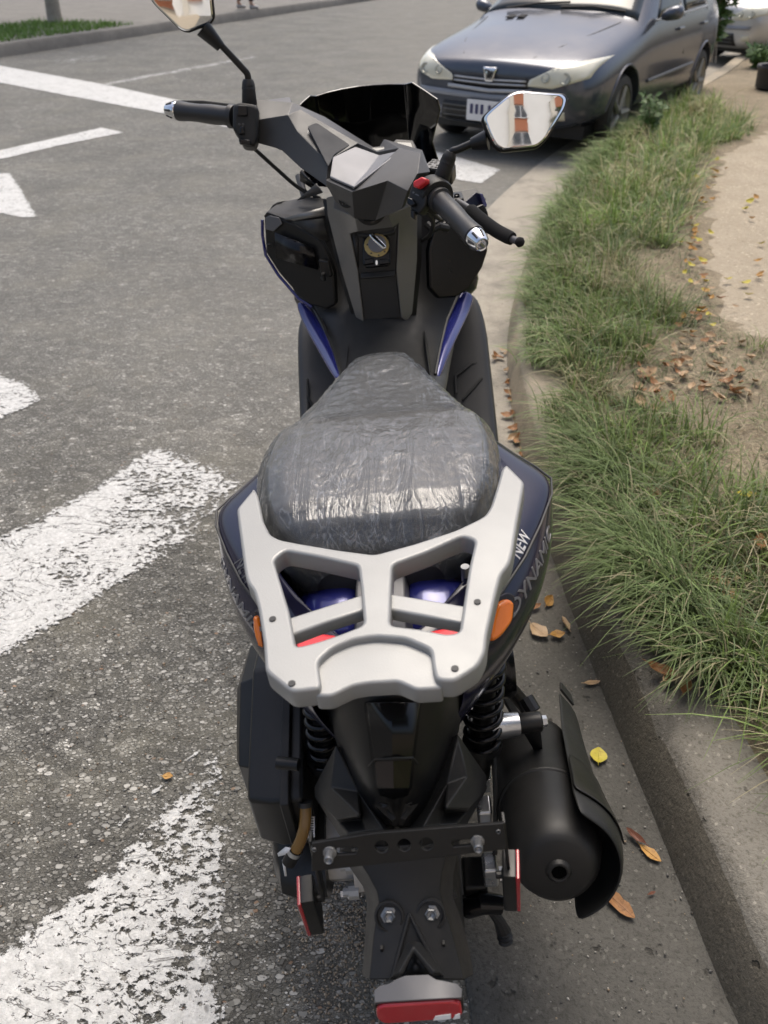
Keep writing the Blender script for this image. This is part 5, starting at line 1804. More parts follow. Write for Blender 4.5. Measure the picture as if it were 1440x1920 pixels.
# hanger: silver spacer, black boss, bolt and weld tab
h0, h1_, h2_ = Y(928, 1362, -.115), Y(972, 1357, -.112), Y(1008, 1354, -.110)
ha = (h2_ - h0).normalized()
hg = lathe('hanger_boss', h1_, ha, [(-.002, .0125), (0, .0135), (.028, .0135), (.030, .012)], M['satin'], SC, n=20)
lathe('spacer', h0, ha, [(-.006, .0175), (0, .0180), ((h1_ - h0).length, .0155)], M['steel'], hg, n=24)
bolt(h1_ + ha * .03, ha, .0075, M['steel'], hg, h=.007)
mesh('hanger_tab', [h1_ + Vector((.005, -.004, -.008)), h1_ + Vector((.028, -.004, -.008)), S(1018, 1412, z=.415), S(1006, 1412, z=.415)], [(0, 1, 2, 3)], M['satin'], hg, solid=.004, bev=.001)
tube('exhaust_pipe', [mA - mdir * .04, mA - mdir * .10 + Vector((0, .02, -.02)), Vector((.13, .30, .22)), Vector((.05, .42, .22))], .016, M['muff'], SC)
tube('grab_hanger', [S(985, 1310, z=.44), S(1000, 1335, z=.43)], .012, M['satin'], hg)

# swing arm, brake and hub hardware on the right of the wheel
sw = loft('swing_arm', [[Vector((.105 + dx_, y, z + dz)) for dx_, dz in ((-.012, -.018), (.012, -.018), (.012, .018), (-.012, .018))] for y, z in ((.30, .30), (.12, .29), (.02, .275), (-.05, .27))], M['steel'], SC, bev=.004)
for (x0, y0_, x1, y1_, yy) in ((893, 1502, 924, 1545, -.16), (902, 1598, 936, 1662, -.20)):
    c0 = Y((x0 + x1) / 2, (y0_ + y1_) / 2, yy)
    box('shock_lug', c0, (.020, .030, .040), M['steel'], sw, bev=.004)
bc = tube('brake_caliper', [Y(875, 1700, -.20), Y(905, 1692, -.205), Y(940, 1696, -.205)], [.016, .016, .013], M['gloss'], SC, n=14)
box('caliper_body', Y(890, 1650, -.17), (.035, .05, .045), M['satin'], bc, bev=.005)
tube('brake_cable', [Y(915, 1700, -.20), Y(935, 1725, -.205), Y(945, 1748, -.208)], [.006, .008, .011], M['rubber'], SC, n=10)
lathe('cable_boot', Y(944, 1745, -.208), (.1, -.4, -.8), [(0, .008), (.004, .011), (.007, .009), (.010, .012), (.014, .009), (.018, .011), (.022, .004)], M['rubber'], SC, n=14)
lathe('axle_nut', Y(936, 1640, -.12), (1, 0, 0), [(0, .012), (.012, .012), (.013, .009), (.02, .007)], M['steel'], SC, n=6)
tube('brake_line', [Y(925, 1300, -.05), Y(925, 1400, -.12), Y(930, 1500, -.17), Y(928, 1600, -.19)], .0035, M['rubber'], SC, n=8)
tube('frame_tube', [Y(900, 1220, -.02), Y(940, 1230, .02), Y(955, 1290, .04), Y(990, 1330, .06)], .012, M['satin'], SC, n=12)
lathe('oil_filler_cover', Y(930, 1248, .02), (1, 0, 0), [(-.03, .045), (.015, .048), (.024, .044), (.026, .02), (.027, 0)], M['gloss'], SC, n=28)

# ---------------------------------------------------------------- drive side on the left
cv = loft('belt_drive_case',
          [[Vector((x, .09 + math.cos(2 * math.pi * k / 28) * (.315 * sc_), .300 + math.sin(2 * math.pi * k / 28) * .085 * sc_)) for k in range(28)] for x, sc_ in ((-.122, 1.0), (-.16, 1.0), (-.185, .97), (-.198, .88), (-.203, .5))], M['satin'], SC, smooth=40)
en = loft('gear_case', [[Vector((x, .03 + math.cos(2 * math.pi * k / 20) * .245 * sc_, .295 + math.sin(2 * math.pi * k / 20) * .085 * sc_)) for k in range(20)] for x, sc_ in ((-.050, .80), (-.058, 1.0), (-.085, 1.02), (-.088, .93), (-.124, .93))], M['alu'], SC, smooth=35)
for k in range(5):
    th = math.pi * (.75 + .13 * k)
    lathe('case_bolt', Vector((-.090, .03 + math.cos(th) * .245, .295 + math.sin(th) * .085)), (-1, 0, 0), [(-.01, .011), (.004, .011), (.005, .007), (.012, .007)], M['alu'], en, n=10)
p = Y(652, 1672, -.175)
lathe('drain_plug', p, (-1, -.1, 0), [(-.02, .013), (0, .013), (.001, .0085), (.010, .0085), (.011, .005)], M['steel'], en, n=6, smooth=20)
engine = loft('engine_block', [[Vector((x, y, z)) for y, z in ((.12, .20), (.55, .20), (.60, .30), (.55, .42), (.12, .42))] for x in (-.075, .075)], M['satin'], SC, bev=.01)
# air box
ab = loft('air_box', [[Vector((x, y, z)) for y, z in pr] for x, pr in (
    (-.130, ((-.165, .475), (-.188, .465), (-.192, .372), (-.16, .36), (.09, .37), (.12, .40), (.11, .525), (-.02, .535))),
    (-.172, ((-.165, .475), (-.188, .465), (-.192, .372), (-.16, .36), (.09, .37), (.12, .40), (.11, .525), (-.02, .535))),
    (-.205, ((-.160, .470), (-.178, .458), (-.182, .376), (-.15, .366), (.08, .376), (.11, .405), (.10, .518), (-.02, .528))))], M['satin'], SC, bev=.006, seg=3)
loft('air_box_lid', [[Vector((x, y, z)) for y, z in pr] for x, pr in (
    (-.204, ((-.105, .472), (-.128, .455), (-.130, .39), (-.11, .375), (.05, .385), (.08, .41), (.075, .50), (-.02, .515))),
    (-.226, ((-.095, .466), (-.118, .450), (-.120, .395), (-.10, .381), (.045, .391), (.072, .415), (.066, .494), (-.02, .506))),
    (-.234, ((-.080, .455), (-.100, .440), (-.102, .405), (-.09, .393), (.035, .40), (.055, .42), (.05, .482), (-.02, .494))))], M['satin'], ab, bev=.005, seg=3)
loft('air_box_strap', [[Vector((x, y, z)) for y, z in ((-.172, .484), (-.198, .470), (-.202, .366), (-.16, .352), (.095, .362), (.127, .40), (.116, .534), (-.02, .544))] for x in (-.158, -.146)], M['matte'], ab, bev=.002)
lathe('strap_clip', Y(540, 1432, -.175), (1, -.2, 0), [(-.014, .008), (.014, .008)], M['satin'], ab, n=12)
# drain hose
hp = [Y(572, 1505, -.185), Y(573, 1530, -.195), Y(570, 1556, -.205), Y(562, 1580, -.212), Y(552, 1598, -.217)]
hose = tube('drain_hose', crom(hp, 5), .0078, M['amber'], SC, n=14, smooth=180)
e0, e1 = hp[-1], Y(541, 1618, -.222)
lathe('hose_cap', e0, e1 - e0, [(-.004, .0085), (.0, .009), ((e1 - e0).length, .009), ((e1 - e0).length + .001, .007)], M['satin'], hose, n=16)
for t_ in (.0, 1.0):
    c0 = hp[0].lerp(hp[1], .1) if t_ == 0 else hp[-1]
    lathe('hose_clip', c0, (hp[1] - hp[0]) if t_ == 0 else e1 - e0, [(-.003, .0092), (.003, .0092)], M['steel'] if t_ else M['ink'], hose, n=16)
# cable-tie tag, stickers
pm('paper_tag', [(520, 1600, -.205), (535, 1588, -.212), (545, 1590, -.220), (538, 1602, -.220), (522, 1606, -.208)], [(0, 1, 2, 3, 4)], M['white'], hose, solid=.0008)
pm('tie_tail', [(529, 1612, -.212), (534, 1613, -.214), (538, 1642, -.214), (534, 1642, -.214)], [(0, 1, 2, 3)], M['white'], hose, solid=.0008)
PS1 = Pl(Vector((-.2085, -.10, .32)), (-.9, -.2, .35))
st = plate('warning_sticker', PS1, [(508, 1508), (532, 1508), (532, 1526), (510, 1536)], M['white'], cv, t=.0008, bev=0, off=.001)
plate('sticker_band', PS1, [(524, 1508), (532.5, 1508), (532.5, 1526), (524, 1530)], M['redink'], st, t=.0006, bev=0, off=.0020)
plate('sticker_print', PS1, circ(516, 1524, 5), M['ink'], st, t=.0006, bev=0, off=.0020, holes=[circ(516, 1524, 3)])
PS2 = Pl(Y(584, 1550, -.20), (0, -.55, .83))
bs = plate('barcode_sticker', PS2, [(577, 1532), (590, 1531), (590, 1570), (575, 1572)], M['white'], cv, t=.0008, bev=0)
for k in range(8):
    yb = 1534 + k * 4.4
    plate('barcode_bar', PS2, [(579, yb), (588, yb), (588, yb + 1.4 + (k % 3) * .6), (579, yb + 1.4 + (k % 3) * .6)], M['ink'], bs, t=.0005, bev=0, off=.0008)

# ---------------------------------------------------------------- floor boards, tunnel, leg shield
for s, oe in ((-1, [(563, 592, 1.15), (557, 613, 1.12), (558, 680, 1.04), (562, 780, .93), (566, 870, .80), (570, 960, .70)]), (1, [(890, 553, 1.15), (903, 584, 1.12), (910, 642, 1.06), (918, 720, .98), (928, 814, .88), (933, 880, .80)])):
    rows = []
    for x, y, yy in oe:
        p = Y(x, y, yy)
        rows.append([p + Vector((s * .004, 0, -.05)), p + Vector((s * .003, 0, -.004)), p + Vector((-s * .012, 0, .004)), p + Vector((-s * .05, 0, .0)), Vector((s * .085, p.y, p.z + .002)), Vector((s * .06, p.y, p.z - .03))])
    fb = loft('floor_board', rows, M['dgrey'], SC, closed=False, caps=False, solid=.006, sub=1, smooth=180)
    # raised tread pad
    if s < 0:
        pd = [(572, 712, .995), (584, 712, .995), (612, 730, .98), (612, 800, .90), (574, 790, .915)]
        gr = [[(577, 714, .99), (579, 790, .91)], [(577, 748, .95), (592, 768, .93)]]
    else:
        pd = [(852, 706, .99), (880, 684, 1.02), (903, 681, 1.025), (914, 800, .895), (862, 800, .90)]
        gr = [[(905, 684, 1.02), (914, 795, .90)], [(854, 708, .99), (884, 685, 1.015)], [(884, 685, 1.015), (905, 683, 1.02)], [(904, 712, .985), (868, 752, .945)], [(854, 708, .99), (856, 740, .955)]]
    for g in gr:
        tube('tread_rib', [Y(*q) + Vector((0, 0, .004)) for q in g], .0035, M['matte'], fb, n=6)

# lower body flanks joining the tunnel to the tail
for s in (-1, 1):
    loft('side_cover', [[Vector((s * x, y, z)) for x, z in ((xt, .655), (xt + .012, .60), (xt + .016, .52), (xt + .004, .44), (xt - .03, .37))] for y, xt in ((.86, .080), (.70, .082), (.55, .084), (.42, .092), (.30, .118), (.20, .138), (.12, .142))], M['satin'], SC, closed=False, caps=False, solid=.004, sub=1, smooth=180)
    box('floor_support', (s * .12, .86, .36), (.10, .36, .05), M['satin'], SC, bev=.01)

# the wide inner leg shield running into the tunnel
rows = []
for py, yy, xs, dep in [(372, .985, [500, 560, 612, 700, 790, 850, 905], [0, .02, .03, .03, .03, .02, 0]),
                        (430, .985, [497, 560, 618, 700, 788, 850, 905], [0, .02, .01, .01, .01, .02, 0]),
                        (500, .965, [520, 575, 630, 705, 790, 842, 893], [.01, .01, -.01, -.015, -.01, .01, .01]),
                        (565, .93, [566, 596, 640, 710, 792, 830, 868], [.02, .0, -.02, -.03, -.02, .0, .02]),
                        (620, .85, [590, 612, 645, 712, 795, 830, 856], [.05, .02, -.01, -.02, -.01, .02, .05]),
                        (670, .74, [612, 628, 655, 718, 800, 832, 846], [.07, .03, .0, -.01, .0, .03, .07]),
                        (705, .62, [628, 640, 660, 722, 802, 830, 838], [.07, .03, .0, -.01, .0, .03, .07]),
                        (740, .50, [640, 650, 668, 726, 800, 825, 834], [.07, .03, .0, -.01, .0, .03, .07])]:
    rows.append([Y(x, py, yy + d) for x, d in zip(xs, dep)])
leg = loft('leg_shield', rows, M['dgrey'], SC, closed=False, caps=False, solid=.006, sub=2, smooth=180)
# blue flank strips
loft('flank_strip', [[Y(*p) for p in r] for r in ([(556, 566, .93), (567, 566, .915), (580, 572, .925)], [(561, 592, .905), (577, 592, .885), (592, 592, .895)], [(588, 642, .80), (603, 640, .78), (615, 634, .79)], [(612, 684, .70), (622, 680, .69), (630, 676, .695)], [(630, 714, .62), (635, 711, .615), (640, 707, .62)])], M['blue'], SC, closed=False, caps=False, solid=.004, sub=2, smooth=180)
loft('flank_strip', [[Y(*p) for p in r] for r in ([(893, 553, .93), (880, 546, .915), (864, 540, .925)], [(882, 585, .885), (866, 580, .870), (848, 575, .885)], [(866, 616, .80), (850, 612, .785), (836, 608, .80)], [(844, 664, .70), (835, 660, .69), (826, 656, .70)], [(826, 712, .62), (822, 708, .615), (816, 704, .62)])], M['blue'], SC, closed=False, caps=False, solid=.004, sub=2, smooth=180)
pm('trim_wedge', [(588, 586, .915), (600, 588, .905), (612, 618, .845), (610, 622, .84)], [(0, 1, 2, 3)], M['lgrey'], SC, solid=.003)
tube('flank_seam', [Y(*p) for p in [(586, 574, .905), (603, 606, .85), (620, 650, .76), (640, 706, .62)]], .003, M['ink'], SC, n=6)
tube('flank_seam', [Y(*p) for p in [(862, 545, .905), (838, 600, .82), (826, 650, .72), (816, 702, .62)]], .003, M['ink'], SC, n=6)

# ---------------------------------------------------------------- centre console with the ignition
cb = pm('console_gap', [(606, 372, .900), (612, 410, .905), (636, 510, .900), (664, 602, .880), (684, 616, .872), (764, 610, .872), (780, 590, .880), (790, 488, .900), (790, 392, .905)], [(0, 1, 2, 3, 4, 5, 6, 7, 8)], M['ink'], SC, solid=.012)
con = [(614, 370, .880), (616, 402, .884), (641, 503, .880), (668, 592, .864), (682, 606, .858),      # 0-4 left rail outer
       (761, 602, .858), (772, 586, .864), (781, 487, .880), (781, 394, .884), (776, 372, .880),      # 5-9 right rail outer
       (627, 390, .866), (658, 437, .868), (672, 507, .862), (683, 600, .850),                        # 10-13 left inner ridge
       (767, 386, .866), (746, 417, .868), (742, 507, .862), (751, 594, .850),                        # 14-17 right inner ridge
       (666, 406, .842), (728, 404, .842), (672, 432, .852), (736, 424, .852),                        # 18-21 collar
       (630, 366, .870), (764, 364, .870), (660, 380, .870), (735, 378, .870),                        # 22-25 collar top
       (655, 504, .868), (760, 500, .868)]
cf = [(0, 1, 10, 22), (1, 2, 26, 11, 10), (2, 3, 13, 12, 26), (3, 4, 13), (9, 23, 14, 8), (8, 14, 15, 27, 7), (7, 27, 16, 17, 6), (6, 17, 5), (26, 12, 11), (27, 15, 16),
      (22, 10, 18, 24), (24, 18, 19, 25), (25, 19, 14, 23), (10, 11, 20, 18), (18, 20, 21, 19), (19, 21, 15, 14)]
console = pm('centre_console', con, cf, M['grey'], SC, solid=.004, bev=.0022, smooth=30)
pm('console_face', [(658, 437, .874), (672, 432, .870), (736, 424, .870), (746, 417, .874), (742, 507, .868), (751, 594, .856), (683, 600, .856), (672, 507, .868)], [(0, 1, 2, 3, 4, 7), (7, 4, 5, 6)], M['dgrey'], console, solid=.004, bev=.0015)
pm('console_face', [(676, 512, .858), (741, 507, .858), (739, 517, .850), (678, 522, .850)], [(0, 1, 2, 3)], M['dgrey'], console, solid=.006, bev=.002)
PK = Pl(Y(708, 466, .862), (0, -.86, .5))
pm('switch_recess', [(655, 428, .8725), (668, 436, .868), (672, 440, .866), (674, 500, .866), (668, 506, .866)], [(0, 1, 2, 3, 4)], M['ink'], console, solid=.002)
pm('switch_recess', [(668, 436, .8655), (700, 440, .8655), (738, 432, .8655), (742, 424, .8655), (744, 430, .8655), (738, 440, .8655), (700, 447, .8655), (672, 444, .8655)], [(0, 1, 6, 7), (1, 2, 5, 6), (2, 3, 4, 5)], M['ink'], console, solid=.002)
igp = plate('ignition_plate', PK, [(681, 448), (690, 443), (722, 440), (731, 448), (733, 495), (728, 500), (686, 504), (681, 498)], M['gloss'], console, t=.010, bev=.002, fil=.004, off=.006)
c_ = PK.at(707, 463)
k0 = plate('dial_ring', PK, circ(707, 463, 23.5, 22), M['gold'], igp, t=.004, bev=.0006, off=.0125)
plate('dial_core', PK, circ(708, 461, 17, 16), M['cap'], igp, t=.008, bev=.002, off=.015)
plate('dial_handle', PK, [(693, 446), (699, 442), (706, 447), (724, 464), (727, 470), (721, 474), (712, 466), (696, 452)], M['chrome'], igp, t=.012, bev=.003, off=.023, fil=.003)
for tx, ty in ((697, 478), (711, 482), (722, 475), (690, 462)):
    plate('dial_print', PK, circ(tx, ty, 1.8, 1.6, 8), M['ink'], igp, t=.0006, bev=0, off=.0152)
for xs in ((683, 702), (711, 731)):
    plate('release_button', PK, [(xs[0], 489), (xs[1], 487), (xs[1] + .5, 497), (xs[0] + .5, 500)], M['gloss'], igp, t=.008, bev=.002, off=.013, fil=.002)
plate('button_gap', PK, circ(707, 495, 2.4, 5), M['chrome'], igp, t=.003, bev=.0005, off=.012)

# ---------------------------------------------------------------- glove boxes
gl = pm('left_pocket', [(494, 408, .955), (501, 401, .950), (536, 414, .925), (598, 446, .900), (614, 476, .890), (626, 512, .885), (629, 572, .875), (612, 581, .880), (580, 572, .895), (560, 556, .905), (522, 512, .930), (498, 474, .950)], [(0, 1, 2, 3, 4, 5, 6, 7, 8, 9, 10, 11)], M['satin'], SC, solid=.02, bev=.006, smooth=30)
pm('pocket_window', [(515, 436, .921), (586, 464, .892), (596, 506, .887), (516, 484, .919)], [(0, 1, 2, 3)], M['gloss'], gl, solid=.003)
pm('pocket_top', [(494, 405, .953), (522, 380, .995), (575, 368, .985), (612, 372, .95), (614, 402, .905), (560, 406, .925), (536, 412, .927), (501, 399, .952)], [(0, 1, 2, 3, 4, 5, 6, 7)], M['dgrey'], gl, solid=.006, bev=.002)
pm('pocket_corner', [(497, 408, .951), (505, 404, .944), (522, 408, .932), (528, 420, .926), (512, 434, .934), (498, 430, .948)], [(0, 1, 2, 3, 4, 5)], M['lgrey'], gl, solid=.004, bev=.0015)
pm('pocket_mouth', [(546, 416, .912), (606, 410, .890), (616, 452, .882), (600, 450, .886)], [(0, 1, 2, 3)], M['ink'], gl, solid=.003)
pm('carbon_trim', [(533, 410, .918), (610, 388, .905), (612, 404, .897), (552, 414, .911)], [(0, 1, 2, 3)], M['carbon'] if 'carbon' in M else M['grey'], gl, solid=.003)
tube('pocket_edge', [Y(*p) for p in [(492, 412, .960), (492, 440, .958), (498, 478, .953), (522, 516, .933), (560, 560, .908), (585, 576, .895)]], .0035, M['blue'], gl, n=8)
bolt(Y(505, 461, .928), (0, -.9, .3), .004, M['satin'], gl, name='screw', h=.002)
hook = pm('bag_hook', [(596, 486, .872), (616, 490, .866), (622, 520, .862), (602, 520, .866)], [(0, 1, 2, 3)], M['satin'], gl, solid=.014, bev=.004)
tube('hook_lip', [Y(604, 520, .860), Y(608, 524, .846), Y(606, 512, .842)], .004, M['satin'], hook, n=8)

gr_ = pm('right_pocket', [(806, 424, .905), (848, 404, .935), (900, 380, .965), (908, 400, .970), (906, 470, .958), (896, 500, .945), (872, 540, .915), (846, 556, .900), (814, 558, .888), (798, 540, .884), (796, 470, .892)], [(0, 1, 2, 3, 4, 5, 6, 7, 8, 9, 10)], M['gloss'], SC, solid=.02, bev=.006, smooth=30)
pm('pocket_top', [(812, 420, .92), (842, 362, .99), (890, 352, 1.0), (912, 372, .985), (904, 384, .965), (850, 402, .935)], [(0, 1, 2, 3, 4, 5)], M['dgrey'], gr_, solid=.006, bev=.002)
pm('pocket_corner', [(866, 384, .945), (893, 360, .972), (903, 364, .972), (910, 384, .965), (908, 412, .962), (900, 402, .958)], [(0, 1, 2, 3, 4, 5)], M['navy'], gr_, solid=.004, bev=.0015)
pm('pocket_edge', [(899, 362, .968), (905, 363, .968), (913, 384, .963), (912, 388, .963), (906, 388, .963)], [(0, 1, 2, 3, 4)], M['blue'], gr_, solid=.006, bev=.0015)
tube('pocket_seam', [Y(*p) for p in [(909, 390, .972), (911, 440, .968), (906, 480, .955), (893, 512, .94), (870, 545, .918)]], .003, M['grey'], gr_, n=8)
tube('wiring_loom', [Y(*p) for p in [(800, 420, .90), (812, 432, .89), (824, 424, .89), (840, 428, .90)]], .008, M['rubber'], SC, n=8)

# ---------------------------------------------------------------- front bodywork and windshield
nose = [[Vector((x * w_, y, z)) for x, y, z in ((-1, y0, zl), (-1, y0 - .02, zl + .10), (-.8, y1, zl + .24), (-.4, y1 + .03, zl + .30), (.4, y1 + .03, zl + .30), (.8, y1, zl + .24), (1, y0 - .02, zl + .10), (1, y0, zl))] for w_, y0, y1, zl in ((.225, 1.0, 1.03, .60), (.23, 1.08, 1.10, .58), (.19, 1.22, 1.20, .55), (.10, 1.34, 1.28, .54), (.03, 1.38, 1.31, .56))]
loft('front_cowl', nose, M['navy'], SC, caps=True, sub=2, smooth=180)
wrows = []
TOPX = [(553, 204, 1.00), (566, 190, 1.015), (580, 178, 1.03), (591, 179, 1.055), (612, 172, 1.068), (640, 165.5, 1.080), (670, 160.5, 1.086), (700, 157.5, 1.082), (730, 156, 1.070), (760, 156.5, 1.055), (774, 153, 1.03), (800, 170, 1.012), (822, 185, .997)]
BOTX = [(572, 345, 1.08), (592, 348, 1.10), (610, 350, 1.12), (626, 352, 1.145), (644, 352, 1.158), (664, 352, 1.168), (690, 352, 1.175), (716, 352, 1.17), (745, 352, 1.16), (776, 352, 1.145), (794, 350, 1.12), (816, 348, 1.10), (840, 346, 1.08)]
for k in range(9):
    t = k / 8
    row = []
    for i_, (p_, q_) in enumerate(zip(TOPX, BOTX)):
        x_ = p_[0] + (q_[0] - p_[0]) * t
        if i_ == 12:
            x_ = float(np.interp(t, [0, .12, .5, .7, 1], [822, 827, 812, 822, 840]))
        row.append(Y(x_, p_[1] + (q_[1] - p_[1]) * t, p_[2] + (q_[2] - p_[2]) * t))
    wrows.append(row)
wsh = loft('windshield', wrows, M['shield'], SC, closed=False, caps=False, solid=.004, bev=.0012, smooth=26)
wsh['label'] = 'dark smoked windshield'
for s, px_ in ((-1, 560), (1, 824)):
    tube('windshield_stay', [Y(px_, 330, 1.03), Y(px_ + s * -12, 372, .99)], .008, M['lgrey'], SC)
pm('stay_plate', [(592, 345, .93), (604, 362, .93), (570, 373, .95), (556, 376, .96)], [(0, 1, 2, 3)], M['lgrey'], SC, solid=.004)
pm('stay_plate', [(566, 318, .99), (598, 352, .96), (592, 352, .99), (566, 336, 1.0)], [(0, 1, 2, 3)], M['gloss'], SC, solid=.006)

# ---------------------------------------------------------------- handlebar
hb = [(482, 194, .925), (548, 201, .935), (607, 229, .925), (708, 291, .900), (669, 278, .862),      # 0-4
      (562, 215, .908), (541, 222, .895), (621, 305, .800), (619, 335, .770), (664, 354, .700),       # 5-9
      (711, 295, .820), (690, 326, .770), (749, 288, .800), (786, 297, .745), (783, 335, .690),       # 10-14
      (732, 341, .705), (770, 360, .672), (760, 386, .700), (706, 405, .755), (668, 402, .775),       # 15-19
      (621, 347, .780), (569, 316, .838), (531, 281, .878), (482, 267, .905), (482, 230, .898),       # 20-24
      (560, 252, .872), (600, 292, .822), (636, 370, .770), (800, 330, .700), (724, 270, .90), (790, 292, .80)]
hf = [(0, 1, 6, 24), (24, 6, 25, 22, 23), (1, 2, 5, 6), (2, 3, 4, 5), (6, 5, 25), (5, 4, 7, 26, 25), (25, 26, 21, 22), (26, 7, 8, 20, 21),
      (8, 9, 19, 27, 20), (9, 15, 18, 19), (15, 14, 16), (15, 16, 17, 18), (12, 13, 14, 15, 9), (3, 10, 4), (3, 29, 12, 10), (29, 30, 13, 12), (13, 30, 28, 14)]
bar = pm('handlebar_cover', hb, hf, M['cover'], SC, solid=.010, bev=.005, seg=3, smooth=40)
pm('cover_inlay', [(546, 222, .889), (562, 217, .902), (664, 277, .860), (619, 303, .800), (612, 322, .788), (566, 244, .872)], [(0, 1, 5), (1, 2, 3, 5), (5, 3, 4)], M['lgrey'], bar, solid=.003, bev=.001)
def on_facet(name, ref, px_pts, mat, off, fil=0, t=.004):
    a_, b_, c_ = (Y(*q_) for q_ in ref)
    n_ = (b_ - a_).cross(c_ - a_).normalized()
    if n_.dot(Vector(CL) - a_) < 0:
        n_ = -n_
    return plate(name, Pl(a_, n_), px_pts, mat, bar, t=t, bev=.001, off=off, fil=fil)


on_facet('inlay_panel', ((562, 217, .902), (664, 277, .860), (619, 303, .800)), [(575, 244), (592, 237), (655, 279), (625, 297), (614, 320)], M['slate'], .0065, .006)
pm('centre_cap', [(624, 299, .795), (666, 279, .858), (712, 295, .816), (690, 327, .763), (664, 355, .694), (619, 336, .764), (750, 287, .796), (736, 300, .770)], [(0, 1, 2, 3), (0, 3, 4, 5), (2, 6, 7, 3), (3, 7, 4)], M['cap'], bar, solid=.005, soff=1, bev=.003, smooth=25)
# round mesh grille low on the left of the cover
PG = Pl(Y(652, 372, .748), (-.35, -.92, .15))
plate('horn_grille', PG, circ(652, 372, 16, 18), M['satin'], bar, t=.003, bev=.0008, holes=[circ(652 + a_, 372 + b_, 1.5, 1.7, 6) for a_ in range(-9, 10, 5) for b_ in range(-10, 11, 5)], off=.003)
pm('cover_slot', [(511, 266, .880), (524, 271, .874), (528, 282, .872), (514, 276, .878)], [(0, 1, 2, 3)], M['ink'], bar, solid=.002)
pm('cover_slot', [(746, 358, .690), (752, 362, .688), (758, 382, .692), (752, 380, .694)], [(0, 1, 2, 3)], M['ink'], bar, solid=.002)
tube('steering_stem', [Y(694, 380, .82), Y(694, 398, .93)], [.035, .04], M['satin'], SC, n=20)
for pts_ in ([(800, 396, .70), (812, 416, .76), (806, 440, .84), (790, 452, .91)], [(806, 392, .70), (824, 410, .76), (832, 400, .86), (826, 372, .97)], [(474, 276, .93), (520, 318, .97), (560, 352, .99), (600, 372, .97)]):
    tube('control_cable', crom([Y(*q_) for q_ in pts_], 6), .0042, M['rubber'], SC, n=8, smooth=180)
# instrument display
PD = Pl(Y(735, 282, .88), (0.12, -.55, .82))
dash = plate('instrument_display', PD, [(680, 282), (730, 278), (742, 266), (774, 268), (784, 288), (782, 312), (690, 306)], M['satin'], SC, t=.016, bev=.003)
plate('display_glass', PD, [(692, 286), (734, 283), (745, 274), (770, 275), (777, 292), (740, 300), (700, 300)], M['glass_dark'], dash, t=.003, bev=.0008, off=.009)

# grips, bar ends
def grip(p_in, p_out, parent):
    d = (p_out - p_in)
    L_ = d.length
    prof = [(0, .0205), (.004, .0215), (.010, .0215), (.012, .0175)]
    for k in range(7):
        prof.append((.012 + (L_ - .02) * (k + 1) / 8, .0172 + .0008 * math.sin(k)))
    prof += [(L_ - .004, .0185), (L_, .0180), (L_ + .0005, .012)]
    g = lathe('grip', p_in, d, prof, M['grip'], parent, n=26, smooth=50)
    e = lathe('bar_end', p_out, d, [(0, .0155), (.003, .0170), (.010, .0165), (.026, .0120), (.028, .0105), (.027, .0085), (.012, .0075), (.012, 0)], M['chrome'], g, n=24, smooth=30)
    ax = d.normalized()
    a_ = ax.orthogonal().normalized()
    b_ = ax.cross(a_)
    for k in range(7):
        th = 2 * math.pi * k / 7
        rd = a_ * math.cos(th) + b_ * math.sin(th)
        tube('bar_end_flute', [p_out + ax * .010 + rd * .0158, p_out + ax * .0235 + rd * .0122], [.0026, .0018], M['ink'], e, n=6)
    return g


L_in, L_out = Y(440, 219, .905), Y(335, 208, .955)
R_in, R_out = Y(822, 372, .640), Y(890, 444, .505)
grip(L_in, L_out, SC)
grip(R_in, R_out, SC)
ld, rd_ = (L_out - L_in).normalized(), (R_out - R_in).normalized()
# left switch block
PLs = Pl(Y(461, 235, .875), (.12, -.93, .34))
lsw = plate('switch_block', PLs, [(438, 200), (450, 194), (478, 198), (486, 206), (484, 262), (478, 278), (456, 276), (446, 256), (437, 244)], M['matte'], SC, t=.055, bev=.007, fil=.006, off=-.012)
plate('dip_switch', PLs, rnd([(446, 202), (466, 202), (466, 222), (446, 222)], 4), M['gloss'], lsw, t=.008, bev=.002, off=.017)
plate('indicator_knob', PLs, [(452, 242), (459, 240), (461, 256), (450, 256)], M['gloss'], lsw, t=.012, bev=.003, off=.018)
plate('horn_button', PLs, rnd([(449, 263), (471, 266), (472, 276), (451, 274)], 3), M['gloss'], lsw, t=.008, bev=.002, off=.016)
for x in (450, 457):
    plate('switch_mark', PLs, circ(x, 236, 2.2, 2.0, 8), M['lgrey'], lsw, t=.0006, bev=0, off=.0158, holes=[circ(x, 236, 1.4, 1.2, 8)])
# right switch block
rc = R_in - rd_ * .016
rsw = lathe('switch_block', rc - rd_ * .022, rd_, [(0, .020), (.002, .027), (.030, .031), (.036, .029), (.038, .020)], M['matte'], SC, n=28, smooth=40)
PRs = Pl(Y(792, 366, .640), (-.45, -.80, .42))
plate('switch_face', PRs, [(776, 340), (792, 334), (806, 350), (800, 388), (786, 404), (772, 396), (768, 366)], M['matte'], rsw, t=.026, bev=.004, fil=.004, off=-.008)
plate('kill_switch', PRs, [(784, 344), (800, 335), (809, 339), (808, 346), (792, 357), (784, 354)], M['redsw'], rsw, t=.016, bev=.003, off=.012, fil=.003)
plate('light_switch', PRs, [(772, 372), (781, 376), (786, 386), (778, 390), (770, 384)], M['gloss'], rsw, t=.012, bev=.002, off=.010, fil=.002)
plate('starter_button', PRs, [(775, 394), (783, 398), (782, 414), (775, 408)], M['satin'], rsw, t=.012, bev=.002, off=.006, fil=.002)
plate('switch_mark', PRs, circ(778, 362, 2, 2, 8), M['lgrey'], rsw, t=.0006, bev=0, off=.0058)
